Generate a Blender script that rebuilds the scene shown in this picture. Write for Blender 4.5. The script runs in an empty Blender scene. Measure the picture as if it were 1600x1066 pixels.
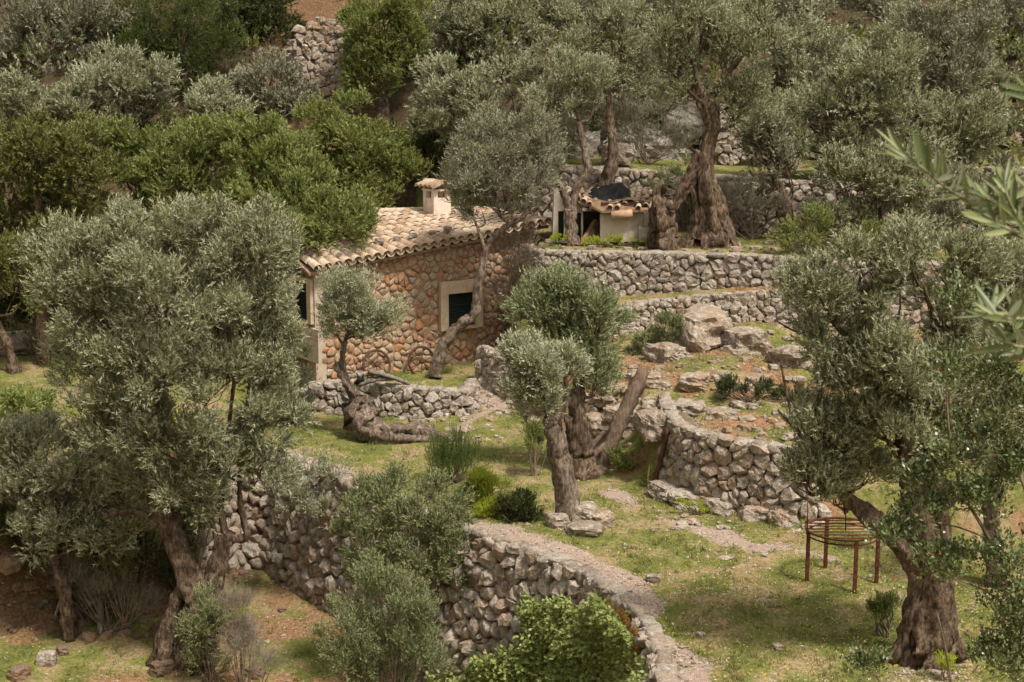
import bpy, bmesh, math, random
import numpy as np
from mathutils import Matrix, Vector
random.seed(7)
RNG = np.random.default_rng(7)
R = math.radians
sc = bpy.context.scene
col = sc.collection

# ------------------------------------------------------------------ camera, sky, sun, exposure
CAMZ, PITCH, FPX = 8.8, R(10.8), 2400.0
cam = bpy.data.cameras.new('camera'); camo = bpy.data.objects.new('camera', cam); col.objects.link(camo)
camo.location = (0, 0, CAMZ); camo.rotation_euler = (R(90) - PITCH, 0, 0)
cam.sensor_width = 36; cam.lens = 54; cam.clip_start = 0.1; cam.clip_end = 600
cam.dof.use_dof = True; cam.dof.focus_distance = 34; cam.dof.aperture_fstop = 14
sc.camera = camo
SUN_EL, SUN_AZ = R(60), R(136)      # azimuth from +Y clockwise towards +X
world = bpy.data.worlds.new('World'); sc.world = world; world.use_nodes = True
wn = world.node_tree.nodes; wl = world.node_tree.links
wn.clear()
sky = wn.new('ShaderNodeTexSky'); sky.sky_type = 'NISHITA'; sky.sun_disc = False
sky.sun_elevation = SUN_EL; sky.sun_rotation = SUN_AZ; sky.dust_density = 4.0; sky.air_density = 1.0; sky.ozone_density = 1.0
hs = wn.new('ShaderNodeHueSaturation'); hs.inputs['Saturation'].default_value = 0.12   # thin cloud: a nearly white sky
wc = wn.new('ShaderNodeMix'); wc.data_type = 'RGBA'; wc.blend_type = 'MULTIPLY'; wc.inputs[0].default_value = 1; wc.inputs[7].default_value = (1, .95, .85, 1)
bg = wn.new('ShaderNodeBackground'); bg.inputs['Strength'].default_value = 0.115
wo = wn.new('ShaderNodeOutputWorld')
wl.new(sky.outputs[0], hs.inputs['Color']); wl.new(hs.outputs[0], wc.inputs[6]); wl.new(wc.outputs[2], bg.inputs['Color']); wl.new(bg.outputs[0], wo.inputs[0])
sun = bpy.data.lights.new('sun', 'SUN'); suno = bpy.data.objects.new('sun', sun); col.objects.link(suno)
sun.energy = 3.1; sun.angle = R(8); sun.color = (1, .925, .80)
sd_ = Vector((math.cos(SUN_EL) * math.sin(SUN_AZ), math.cos(SUN_EL) * math.cos(SUN_AZ), math.sin(SUN_EL)))
suno.rotation_euler = sd_.to_track_quat('Z', 'Y').to_euler(); suno.location = (20, -10, 40)
sc.view_settings.view_transform = 'Standard'; sc.view_settings.look = 'None'
sc.view_settings.gamma = 1; sc.view_settings.use_curve_mapping = False
sc.view_settings.exposure = 0.46
sc.cycles.max_bounces = 6; sc.cycles.diffuse_bounces = 3; sc.cycles.glossy_bounces = 2; sc.cycles.transmission_bounces = 4

# ------------------------------------------------------------------ helpers
cP, sP = math.cos(PITCH), math.sin(PITCH)
def ray(px, py):
    a = (px - 800) / FPX; b = -(py - 533) / FPX
    return np.array([a, cP + b * sP, -sP + b * cP])
def at(px, py, Y):
    d = ray(px, py); return np.array([0, 0, CAMZ]) + d * (Y / d[1])
def atz(px, py, z):
    d = ray(px, py); return np.array([0, 0, CAMZ]) + d * ((z - CAMZ) / d[2])
def proj(p):
    x, y, z = p[0], p[1], p[2] - CAMZ
    f = y * cP - z * sP; u = y * sP + z * cP
    return 800 + FPX * x / f, 533 - FPX * u / f

def hash3(i, j, k, s=0):
    n = (i.astype(np.int64) * 374761393 + j.astype(np.int64) * 668265263 + k.astype(np.int64) * 2147483647 + s * 1274126177) & 0x7fffffff
    n = ((n ^ (n >> 13)) * 1274126177) & 0x7fffffff
    n = n ^ (n >> 16)
    return (n & 0xffff) / 65535.0
def vnoise(p, freq=1.0, s=0):
    q = np.asarray(p, float) * freq; i = np.floor(q).astype(np.int64); f = q - i; f = f * f * (3 - 2 * f); out = 0
    for a in (0, 1):
        for b in (0, 1):
            for c in (0, 1):
                w = (f[..., 0] if a else 1 - f[..., 0]) * (f[..., 1] if b else 1 - f[..., 1]) * (f[..., 2] if c else 1 - f[..., 2])
                out = out + w * hash3(i[..., 0] + a, i[..., 1] + b, i[..., 2] + c, s)
    return out * 2 - 1
def fbm(p, freq=1.0, o=3, s=0):
    return sum(vnoise(p, freq * 2 ** k, s + k) / 2 ** k for k in range(o))

def props(o, label=None, cat=None, group=None, kind=None):
    if label: o['label'] = label
    if cat: o['category'] = cat
    if group: o['group'] = group
    if kind: o['kind'] = kind
    return o
def empty(name, loc, label=None, cat=None, group=None):
    o = bpy.data.objects.new(name, None); col.objects.link(o); o.location = tuple(loc); o.empty_display_size = .2
    return props(o, label, cat, group)
def link(name, me, mat=None, parent=None, M=None, kind=None):
    o = bpy.data.objects.new(name, me); col.objects.link(o)
    if mat is not None and len(me.materials) == 0: me.materials.append(mat)
    off = Vector((0, 0, 0))
    if parent is not None:
        o.parent = parent; q = parent
        while q is not None: off += q.location; q = q.parent
    o.matrix_basis = Matrix.Translation(-off) @ (M if M is not None else Matrix.Identity(4))
    if kind: o['kind'] = kind
    return o
def pymesh(name, V, F, smooth=True, rnd=None):
    me = bpy.data.meshes.new(name)
    me.from_pydata([tuple(map(float, v)) for v in V], [], [tuple(map(int, f)) for f in F])
    me.polygons.foreach_set('use_smooth', [smooth] * len(me.polygons))
    if rnd is not None:
        a = me.attributes.new('rnd', 'FLOAT', 'POINT'); a.data.foreach_set('value', np.asarray(rnd, np.float32))
    me.update(); return me
def fastmesh(name, V, k, rnd=None, smooth=False):
    """V: (N*k,3) vertices, every k of them one polygon"""
    me = bpy.data.meshes.new(name); V = np.ascontiguousarray(V, np.float32); nv = len(V); nf = nv // k
    me.vertices.add(nv); me.vertices.foreach_set('co', V.ravel())
    me.loops.add(nv); me.loops.foreach_set('vertex_index', np.arange(nv, dtype=np.int32))
    me.polygons.add(nf); me.polygons.foreach_set('loop_start', np.arange(0, nv, k, dtype=np.int32)); me.polygons.foreach_set('loop_total', np.full(nf, k, np.int32))
    if rnd is not None:
        a = me.attributes.new('rnd', 'FLOAT', 'POINT'); a.data.foreach_set('value', np.repeat(np.asarray(rnd, np.float32), k))
    me.update(calc_edges=True); return me
def gridmesh(name, V, F, smooth=True, rnd=None):
    me = bpy.data.meshes.new(name); V = np.asarray(V, np.float32); F = np.asarray(F, np.int32); k = F.shape[1]
    me.vertices.add(len(V)); me.vertices.foreach_set('co', V.ravel())
    me.loops.add(F.size); me.loops.foreach_set('vertex_index', F.ravel())
    me.polygons.add(len(F)); me.polygons.foreach_set('loop_start', np.arange(0, F.size, k, dtype=np.int32)); me.polygons.foreach_set('loop_total', np.full(len(F), k, np.int32))
    me.polygons.foreach_set('use_smooth', np.full(len(F), smooth))
    if rnd is not None:
        a = me.attributes.new('rnd', 'FLOAT', 'POINT'); a.data.foreach_set('value', np.asarray(rnd, np.float32))
    me.update(calc_edges=True); return me
def unit(v):
    return v / (np.linalg.norm(v, axis=-1, keepdims=True) + 1e-9)

class MB:
    """collects shapes and links them as one mesh object"""
    def __init__(s): s.V = []; s.F = []; s.n = 0
    def add(s, V, F):
        V = np.asarray(V, float); s.V.append(V); s.F += [tuple(i + s.n for i in f) for f in F]; s.n += len(V)
    def box(s, c, size, X=(1, 0, 0), Y=(0, 1, 0), Z=(0, 0, 1)):
        X, Y, Z = map(np.array, (X, Y, Z)); a, b, d = np.array(size) / 2; V = []
        for sx in (-1, 1):
            for sy in (-1, 1):
                for sz in (-1, 1): V.append(np.array(c) + X * a * sx + Y * b * sy + Z * d * sz)
        s.add(V, [(0, 1, 3, 2), (4, 6, 7, 5), (0, 4, 5, 1), (2, 3, 7, 6), (0, 2, 6, 4), (1, 5, 7, 3)])
    def tube(s, pts, rad, n=6, caps=True, flute=0, seed=0, rough=0):
        pts = np.asarray(pts, float); rad = np.broadcast_to(np.asarray(rad, float), (len(pts),)); T = np.gradient(pts, axis=0); T = unit(T)
        ref = np.array([0.0, 1, 0]) if abs(T[0][1]) < .8 else np.array([1.0, 0, 0]); V = []
        an = np.arange(n) / n * 2 * np.pi; U = unit(np.cross(T[0], ref))
        for i in range(len(pts)):
            U = unit(U - T[i] * np.dot(U, T[i])); W = np.cross(T[i], U)
            r = np.full(n, rad[i])
            if flute:
                tw = i * .09 + seed
                r = r * (1 + flute * (.5 * np.cos(3 * an + tw * 1.7 + seed) + .35 * np.cos(5 * an - tw * 2 + seed * 2) + .3 * np.cos(8 * an + tw)))
            ring = pts[i] + np.outer(np.cos(an) * r, U) + np.outer(np.sin(an) * r, W)
            if rough:
                ring = ring + unit(ring - pts[i]) * (fbm(ring * [1, 1, .4] + seed * 3.1, 6.5 / max(rad[0], .12) * .3, 3, int(seed) % 50)[:, None] * rough * rad[i])
            V.append(ring)
        V = np.concatenate(V); F = []
        for i in range(len(pts) - 1):
            for j in range(n):
                k = (j + 1) % n; F.append((i * n + j, i * n + k, (i + 1) * n + k, (i + 1) * n + j))
        if caps: F.append(tuple(range(n))[::-1]); F.append(tuple(range((len(pts) - 1) * n, len(pts) * n)))
        s.add(V, F)
    def build(s, name, mat, parent=None, smooth=True, kind=None, label=None, sharp=None):
        o = link(name, pymesh(name, np.concatenate(s.V), s.F, smooth), mat, parent, None, kind)
        if label: o['label'] = label
        return o
def catmull(P, n):
    P = np.asarray(P, float)
    if len(P) < 3: t = np.linspace(0, 1, n * max(1, len(P) - 1) + 1)[:, None]; return P[0] * (1 - t) + P[-1] * t
    Q = np.vstack([2 * P[0] - P[1], P, 2 * P[-1] - P[-2]]); out = []
    for i in range(1, len(Q) - 2):
        for t in np.arange(n) / n:
            a, b, c, d = Q[i - 1], Q[i], Q[i + 1], Q[i + 2]
            out.append(.5 * ((2 * b) + (c - a) * t + (2 * a - 5 * b + 4 * c - d) * t * t + (3 * b - a - 3 * c + d) * t ** 3))
    out.append(P[-1]); return np.array(out)

# ------------------------------------------------------------------ materials
def newmat(name):
    m = bpy.data.materials.new(name); m.use_nodes = True; n = m.node_tree.nodes; n.clear(); return m, n, m.node_tree.links
def ramp(n, stops):
    r = n.new('ShaderNodeValToRGB'); e = r.color_ramp.elements
    while len(e) < len(stops): e.new(0.5)
    for i, (p, c) in enumerate(stops): e[i].position = p; e[i].color = (*c, 1)
    return r
def noise(n, l, vec, scale, detail=4, rough=.6):
    t = n.new('ShaderNodeTexNoise'); t.inputs['Scale'].default_value = scale; t.inputs['Detail'].default_value = detail; t.inputs['Roughness'].default_value = rough
    if vec is not None: l.new(vec, t.inputs['Vector'])
    return t
def mixc(n, l, fac, a, b, mode='MIX'):
    m = n.new('ShaderNodeMix'); m.data_type = 'RGBA'; m.blend_type = mode
    for s, v in ((0, fac), (6, a), (7, b)):
        if hasattr(v, 'links') or hasattr(v, 'is_output'): l.new(v, m.inputs[s])
        else: m.inputs[s].default_value = v if s == 0 else (*v, 1)
    return m.outputs[2]
def leaf_mat(name, stops, under, rough=.5, trans=.28, gloss=.35):
    m, n, l = newmat(name)
    at_ = n.new('ShaderNodeAttribute'); at_.attribute_name = 'rnd'
    r = ramp(n, stops); l.new(at_.outputs['Fac'], r.inputs[0])
    geo = n.new('ShaderNodeNewGeometry')
    c = mixc(n, l, geo.outputs['Backfacing'], r.outputs[0], under)
    b = n.new('ShaderNodeBsdfPrincipled'); b.inputs['Roughness'].default_value = rough; b.inputs['Specular IOR Level'].default_value = gloss; l.new(c, b.inputs['Base Color'])
    t = n.new('ShaderNodeBsdfTranslucent'); l.new(c, t.inputs['Color'])
    mx = n.new('ShaderNodeMixShader'); mx.inputs[0].default_value = trans; l.new(b.outputs[0], mx.inputs[1]); l.new(t.outputs[0], mx.inputs[2])
    o = n.new('ShaderNodeOutputMaterial'); l.new(mx.outputs[0], o.inputs[0]); return m
def stone_mat(name, stops, lichen=(.52, .49, .43), lich=.5, bump=.6, stain=(.30, .13, .05), stainf=.0, scale=1.0):
    m, n, l = newmat(name)
    oi = n.new('ShaderNodeObjectInfo'); at_ = n.new('ShaderNodeAttribute'); at_.attribute_name = 'rnd'
    ad = n.new('ShaderNodeMath'); ad.operation = 'ADD'; l.new(oi.outputs['Random'], ad.inputs[0]); l.new(at_.outputs['Fac'], ad.inputs[1])
    fr = n.new('ShaderNodeMath'); fr.operation = 'FRACT'; l.new(ad.outputs[0], fr.inputs[0])
    r = ramp(n, stops); l.new(fr.outputs[0], r.inputs[0])
    geo = n.new('ShaderNodeNewGeometry'); pos = geo.outputs['Position']
    n1 = noise(n, l, pos, 9 * scale, 6, .7); n2 = noise(n, l, pos, 30 * scale, 4, .7); n3 = noise(n, l, pos, 1.3, 3, .6)
    rl = ramp(n, [(.48, (0, 0, 0)), (.62, (1, 1, 1))]); l.new(n1.outputs['Fac'], rl.inputs[0])
    ml = n.new('ShaderNodeMath'); ml.operation = 'MULTIPLY'; ml.inputs[1].default_value = lich; l.new(rl.outputs[0], ml.inputs[0])
    c = mixc(n, l, ml.outputs[0], r.outputs[0], lichen)
    rd = ramp(n, [(.35, (.42, .40, .38)), (.6, (1.15, 1.12, 1.08))]); l.new(n2.outputs['Fac'], rd.inputs[0])
    c = mixc(n, l, .75, c, rd.outputs[0], 'MULTIPLY')
    if stainf:
        rs = ramp(n, [(.52, (0, 0, 0)), (.66, (stainf,) * 3)]); l.new(n3.outputs['Fac'], rs.inputs[0]); c = mixc(n, l, rs.outputs[0], c, stain)
    b = n.new('ShaderNodeBsdfPrincipled'); b.inputs['Roughness'].default_value = .93; b.inputs['Specular IOR Level'].default_value = .2; l.new(c, b.inputs['Base Color'])
    ma = n.new('ShaderNodeMath'); ma.operation = 'MULTIPLY_ADD'; ma.inputs[1].default_value = .5; l.new(n2.outputs['Fac'], ma.inputs[0]); l.new(n1.outputs['Fac'], ma.inputs[2])
    bp = n.new('ShaderNodeBump'); bp.inputs['Strength'].default_value = bump; bp.inputs['Distance'].default_value = .05; l.new(ma.outputs[0], bp.inputs['Height']); l.new(bp.outputs[0], b.inputs['Normal'])
    o = n.new('ShaderNodeOutputMaterial'); l.new(b.outputs[0], o.inputs[0]); return m
def plain_mat(name, a, bcol, scale=8, rough=.85, bump=.2, metallic=0, spec=.3, stretch=(1, 1, 1), thr=(.4, .62), dist=.01):
    m, n, l = newmat(name)
    tc = n.new('ShaderNodeTexCoord'); mp = n.new('ShaderNodeMapping'); mp.inputs['Scale'].default_value = stretch
    geo = n.new('ShaderNodeNewGeometry'); l.new(geo.outputs['Position'], mp.inputs['Vector'])
    t = noise(n, l, mp.outputs[0], scale, 6, .65); r = ramp(n, [(thr[0], a), (thr[1], bcol)]); l.new(t.outputs['Fac'], r.inputs[0])
    oi = n.new('ShaderNodeObjectInfo'); rr = ramp(n, [(0, (.75, .75, .75)), (1, (1.1, 1.1, 1.1))]); l.new(oi.outputs['Random'], rr.inputs[0])
    c = mixc(n, l, 1.0, r.outputs[0], rr.outputs[0], 'MULTIPLY')
    b = n.new('ShaderNodeBsdfPrincipled'); b.inputs['Roughness'].default_value = rough; b.inputs['Metallic'].default_value = metallic; b.inputs['Specular IOR Level'].default_value = spec
    l.new(c, b.inputs['Base Color'])
    bp = n.new('ShaderNodeBump'); bp.inputs['Strength'].default_value = bump; bp.inputs['Distance'].default_value = dist; l.new(t.outputs['Fac'], bp.inputs['Height']); l.new(bp.outputs[0], b.inputs['Normal'])
    o = n.new('ShaderNodeOutputMaterial'); l.new(b.outputs[0], o.inputs[0]); return m

OLIVE = leaf_mat('olive_leaf', [(0, (.095, .106, .042)), (.5, (.205, .218, .10)), (1, (.43, .44, .25))], (.44, .44, .30), .5, .34, .25)
OLIVE_B = leaf_mat('olive_leaf_pale', [(0, (.12, .13, .06)), (.5, (.26, .272, .145)), (1, (.50, .51, .32))], (.49, .49, .35), .5, .34, .25)
OLIVE_BR = leaf_mat('olive_leaf_brownish', [(0, (.11, .105, .058)), (.5, (.21, .205, .12)), (1, (.36, .355, .23))], (.38, .37, .27), .55, .3, .2)
GREEN = leaf_mat('carob_leaf', [(0, (.08, .105, .022)), (.5, (.185, .225, .055)), (1, (.40, .43, .13))], (.29, .32, .12), .5, .4, .25)
YGREEN = leaf_mat('yellow_green_leaf', [(0, (.09, .10, .022)), (.5, (.16, .175, .04)), (1, (.25, .26, .07))], (.22, .22, .09), .5, .32, .3)
OLIVE_G = leaf_mat('olive_leaf_green', [(0, (.085, .11, .038)), (.5, (.19, .23, .09)), (1, (.38, .42, .20))], (.38, .41, .24), .5, .34, .25)
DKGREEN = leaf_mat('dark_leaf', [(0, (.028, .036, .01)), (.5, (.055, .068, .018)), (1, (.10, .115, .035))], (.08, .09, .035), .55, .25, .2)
PINE = leaf_mat('pine_needle', [(0, (.036, .052, .012)), (.5, (.065, .088, .018)), (1, (.11, .14, .03))], (.09, .11, .03), .6, .2, .2)
IVY = leaf_mat('ivy_leaf', [(0, (.10, .135, .035)), (.5, (.25, .30, .085)), (.85, (.42, .47, .16)), (1, (.55, .57, .24))], (.36, .42, .15), .42, .42, .35)
LIME = leaf_mat('spurge_leaf', [(0, (.34, .40, .04)), (1, (.62, .66, .10))], (.50, .56, .09), .5, .5, .2)
HOLLY = leaf_mat('holly_leaf', [(0, (.04, .056, .018)), (.6, (.095, .125, .036)), (1, (.20, .235, .08))], (.20, .23, .10), .34, .22, .7)
SHRUB = leaf_mat('shrub_leaf', [(0, (.085, .105, .036)), (.5, (.17, .20, .075)), (1, (.33, .36, .16))], (.30, .32, .17), .5, .35, .25)
GRASSM = leaf_mat('grass_blade', [(0, (.115, .128, .033)), (.5, (.17, .205, .05)), (.85, (.32, .29, .12)), (1, (.40, .32, .17))], (.26, .26, .095), .6, .3, .2)
LITTER = leaf_mat('leaf_litter', [(0, (.17, .11, .07)), (.4, (.36, .27, .19)), (.8, (.52, .43, .34)), (1, (.62, .56, .48))], (.45, .38, .3), .8, .05, .2)
DRYTWIG = plain_mat('dry_twig', (.13, .095, .065), (.26, .2, .15), 6, .9, .1)
def bark_mat(name, a, b_, c_):
    m, n, l = newmat(name); geo = n.new('ShaderNodeNewGeometry'); mp = n.new('ShaderNodeMapping'); mp.inputs['Scale'].default_value = (1, 1, .42); l.new(geo.outputs['Position'], mp.inputs['Vector'])
    t = noise(n, l, mp.outputs[0], 16, 6, .7); t2 = noise(n, l, geo.outputs['Position'], 3, 4, .6)
    r = ramp(n, [(.36, a), (.5, b_), (.66, c_)]); l.new(t.outputs['Fac'], r.inputs[0])
    r2 = ramp(n, [(.35, (.6, .58, .56)), (.65, (1.2, 1.18, 1.15))]); l.new(t2.outputs['Fac'], r2.inputs[0])
    c = mixc(n, l, 1.0, r.outputs[0], r2.outputs[0], 'MULTIPLY')
    b = n.new('ShaderNodeBsdfPrincipled'); b.inputs['Roughness'].default_value = .95; b.inputs['Specular IOR Level'].default_value = .15; l.new(c, b.inputs['Base Color'])
    bp = n.new('ShaderNodeBump'); bp.inputs['Strength'].default_value = 1; bp.inputs['Distance'].default_value = .06; l.new(t.outputs['Fac'], bp.inputs['Height']); l.new(bp.outputs[0], b.inputs['Normal'])
    o = n.new('ShaderNodeOutputMaterial'); l.new(b.outputs[0], o.inputs[0]); return m
BARK = bark_mat('olive_bark', (.045, .030, .022), (.15, .105, .076), (.30, .23, .175))
BARKG = bark_mat('grey_olive_bark', (.07, .05, .038), (.215, .165, .13), (.40, .33, .275))
STONE = stone_mat('limestone', [(0, (.30, .25, .215)), (.35, (.38, .325, .28)), (.7, (.46, .40, .35)), (.9, (.43, .34, .27)), (1, (.37, .28, .21))], lichen=(.62, .57, .51), lich=.75, bump=1, stainf=.35)
STONEG = stone_mat('grey_limestone', [(0, (.25, .21, .18)), (.4, (.34, .295, .255)), (.8, (.42, .37, .325)), (1, (.38, .29, .22))], lichen=(.57, .52, .465), lich=.7, bump=1, stainf=.25)
HSTONE = stone_mat('house_stone', [(0, (.36, .19, .115)), (.2, (.46, .29, .19)), (.42, (.46, .35, .25)), (.6, (.40, .32, .25)), (.78, (.50, .36, .245)), (.9, (.48, .22, .10)), (1, (.42, .24, .15))], lichen=(.52, .44, .35), lich=.45, bump=.6, stain=(.26, .15, .09), stainf=.5, scale=.9)
CREV = plain_mat('crevice_soil', (.12, .085, .06), (.24, .18, .13), 12, .95, .8)
MORTAR = plain_mat('house_mortar', (.30, .19, .115), (.42, .30, .20), 10, .95, .5)
ROCK = stone_mat('bedrock', [(0, (.24, .195, .155)), (.5, (.34, .285, .235)), (1, (.32, .235, .17))], lichen=(.54, .49, .43), lich=.7, bump=1, stain=(.32, .19, .11), stainf=.45, scale=.6)
BANKST = stone_mat('shaded_bank_stone', [(0, (.16, .10, .07)), (.5, (.24, .16, .115)), (1, (.28, .20, .15))], lichen=(.30, .25, .20), lich=.4, bump=1, stain=(.20, .09, .05), stainf=.6)  # reddish brown stone, darkened to include the foliage shade over the bank
BOULD = stone_mat('grey_boulder', [(0, (.24, .21, .19)), (1, (.34, .31, .28))], lich=.4, bump=.9, scale=.7)
PLASTER = plain_mat('cream_plaster', (.44, .34, .25), (.60, .50, .40), 4, .9, .15, thr=(.3, .6))
WHITEP = plain_mat('white_plaster', (.46, .35, .27), (.72, .62, .53), 3, .9, .12, thr=(.3, .55))
FRAMEP = plain_mat('window_surround_plaster', (.48, .36, .25), (.58, .46, .34), 5, .9, .1)
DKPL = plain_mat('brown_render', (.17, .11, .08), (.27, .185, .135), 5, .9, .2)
SHUT = plain_mat('dark_green_paint', (.008, .016, .011), (.016, .028, .02), 12, .55, .05)
TILE = stone_mat('clay_tile', [(0, (.40, .25, .17)), (.25, (.56, .42, .31)), (.6, (.66, .54, .43)), (.85, (.54, .39, .28)), (1, (.33, .21, .15))], lichen=(.58, .52, .46), lich=.6, bump=.35, stain=(.16, .12, .09), stainf=.5, scale=1)
PAN = plain_mat('pan_tile_clay', (.20, .125, .08), (.33, .22, .14), 8, .9, .2)
RUST = plain_mat('rusty_iron', (.075, .022, .012), (.17, .055, .028), 14, .8, .3, .2)
RUSTB = plain_mat('brown_rusty_iron', (.07, .034, .022), (.15, .075, .045), 14, .85, .3, .2)
TARP = plain_mat('black_tarpaulin', (.008, .008, .009), (.02, .02, .022), 8, .5, .3)
PLANKM = plain_mat('weathered_plank', (.13, .075, .048), (.28, .18, .12), 6, .85, .3, stretch=(1, 1, 1))
DEADW = plain_mat('dead_wood', (.13, .085, .06), (.28, .20, .15), 7, .9, .8, stretch=(3, 3, .5), dist=.03)
GREYW = plain_mat('grey_dead_wood', (.16, .13, .11), (.36, .31, .27), 8, .9, .8, stretch=(2, 2, .8), dist=.03)
BLOCKM = plain_mat('concrete_block', (.30, .26, .22), (.42, .37, .32), 9, .9, .2)
PIPEM = plain_mat('clay_pipe', (.34, .21, .13), (.50, .34, .22), 6, .9, .2)
GPIPE = plain_mat('grey_pipe', (.035, .04, .045), (.07, .075, .08), 6, .6, .1)
CHAR = plain_mat('charred_wood', (.012, .011, .011), (.03, .028, .027), 20, .85, .6)
BERRY = plain_mat('red_berry', (.42, .03, .015), (.55, .05, .02), 6, .3, 0)
WHITES = plain_mat('white_lichen', (.62, .6, .57), (.72, .7, .67), 6, .9, .2)

# ------------------------------------------------------------------ terrain
def sdist(poly, x, y):
    """signed distance to a closed polygon, positive inside"""
    P = np.asarray(poly, float); x = np.asarray(x, float); y = np.asarray(y, float)
    d = np.full(x.shape, 1e9); ins = np.zeros(x.shape, bool)
    for i in range(len(P)):
        a = P[i]; b = P[(i + 1) % len(P)]; e = b - a; L2 = e @ e + 1e-12
        t = np.clip(((x - a[0]) * e[0] + (y - a[1]) * e[1]) / L2, 0, 1)
        d = np.minimum(d, np.hypot(x - a[0] - t * e[0], y - a[1] - t * e[1]))
        c = ((a[1] > y) != (b[1] > y)) & (x < (b[0] - a[0]) * (y - a[1]) / (b[1] - a[1] + 1e-12) + a[0]); ins ^= c
    return np.where(ins, d, -d)
sm = lambda t: np.clip(t, 0, 1) ** 2 * (3 - 2 * np.clip(t, 0, 1))
E1px = [(432, 704), (490, 728), (560, 757), (650, 795), (740, 832), (800, 850), (860, 872), (905, 890), (945, 914), (985, 946), (1010, 978), (1026, 1012), (1032, 1066), (1020, 1140)]
E1 = [tuple(atz(px, py, 0)[:2]) for px, py in E1px]
E1L = [(-45, 28), (-16, 30.0), (-10, 31.0), (-7.8, 32.3), (-6.4, 33.9)]
LOW = E1L + E1 + [(1.6, 16), (1.6, -20), (-80, -20), (-80, 26)]
E2px = [(757, 572), (800, 598), (835, 625), (850, 662), (895, 700), (935, 738), (1026, 759), (1040, 772), (1100, 790), (1180, 806), (1250, 818), (1420, 838), (1560, 850), (1800, 880)]
E2 = [tuple(atz(px, py, 0)[:2]) for px, py in E2px]
SREG = E2 + [(70, 22), (70, 140), (-2, 140), (-2.5, 49), (0.62, 43.5), (-.6, 41.6)]
BL = [(2.7, 39.3), (3.4, 39.8), (5.2, 39.9), (6.7, 39.6), (8.0, 39.2)]
BREG = BL + [(9, 41), (2.4, 42), (2.4, 40)]
CL = [(.35, 42.9), (.6, 41.6), (3.4, 41.2), (5.6, 40.8), (7.2, 40.3), (9.5, 39.4), (14, 38.2), (24, 36.5), (70, 33)]
CREG = CL + [(70, 140), (-4, 140), (-2.2, 48.6), (.64, 43.55)]
DL = [(-.6, 47.6), (1.0, 46.2), (3.5, 45.6), (6, 45.0), (8, 44.4), (11, 44.0), (15, 43.6), (24, 42), (70, 40)]
DREG = DL + [(70, 140), (-6, 140), (-2, 49.4)]
def H(x, y):
    x = np.asarray(x, float); y = np.asarray(y, float)
    p = np.stack([x, y, 0 * x], -1)
    z = 0.10 * fbm(p, .22, 3, 5) + .03 * fbm(p, 1.3, 3, 9)
    sl = sdist(LOW, x, y)
    z = z + .10 * sm((y - 38) / 4) * (x > -5)
    # rocky slope east of the path
    d2 = sdist(SREG, x, y)
    steep = np.where(x > 2.85, np.where(x > 5.7, .9, 9.0), .72 + .25 * vnoise(p, .9, 3))
    steep = np.where((x < 1.3) & (y > 37.6), 2.2, steep)
    zs = 1.20 + .055 * (y - 30.3) - .35 * np.clip((4.2 - x) / 2, 0, 1) * sm((y - 32) / 3) + .20 * fbm(p, .55, 3, 21) * sm((d2 - .6) / 1.5)
    zs = np.where(x < 1.2, np.minimum(zs, 1.15 + .1 * (y - 38)), zs) 
    z = np.where(d2 > 0, np.minimum(z + steep * np.maximum(d2 - .05, 0), np.maximum(zs, z)), z)
    db = sdist(BREG, x, y); z = z + (2.18 + .10 * (x - 2.8) - z) * sm((db - .12) / .2) * (z < 2.9)
    dc = sdist(CREG, x, y); zc = 3.36 + .04 * np.maximum(y - 41, 0) + .05 * fbm(p, .6, 2, 31); z = z + (zc - z) * sm((dc - .15) / .22)
    dd = sdist(DREG, x, y); zd = 5.38 - .05 * np.clip(x - 1, 0, 9) + .04 * (y - 46) + .06 * fbm(p, .7, 2, 33); z = z + (zd - z) * sm((dd - .15) / .25)
    hr = 5.5 + .60 * (y - 50.0) + .35 * fbm(p, .25, 3, 41) + .5 * np.floor((y - 50) / 3.2) * .3
    hl = .72 * (y - 43.6) + .3 * fbm(p, .3, 3, 43)
    wl_ = sm((x + 5) / 4.5)
    hz = hl * (1 - wl_) + hr * wl_
    hz = np.where((x < -.2) & (y < 49.0), np.minimum(hz, np.maximum(hl - .8, 0)), hz)
    z = np.maximum(z, hz)
    # lower terrace
    zl = -3.0 - .10 * (30 - y) + .12 * fbm(p, .3, 3, 51) + .5 * sm((1.6 + sl * 0 - np.abs(x + 6.8)) / 1.5) * 0
    wd = .3 + .8 * sm((-6.0 - x) / 1.2); z = np.where(sl > 0, z + (zl - z) * sm((sl + .02) / (wd + .35 * (wd > .8) * vnoise(p, 1.6, 91))), z)
    z = z + .30 * fbm(p, 1.5, 3, 92) * (x < -6.2) * sm(sl / .3) * sm((1.6 - sl) / .6)
    return np.maximum(z, 7.0 - .5 * y)
def ground(px, py):
    d = ray(px, py); a, b = 15.0, 110.0
    for _ in range(3):
        t = np.linspace(a, b, 80); P = np.array([0, 0, CAMZ]) + t[:, None] * d; h = HF(P[:, 0], P[:, 1]); k = int(np.argmax(P[:, 2] < h))
        if not P[k, 2] < h[k]: return P[-1]
        a, b = t[max(k - 1, 0)], t[k]
    return P[k]
def Hz(x, y): return float(HF(np.array([x]), np.array([y]))[0])

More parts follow.
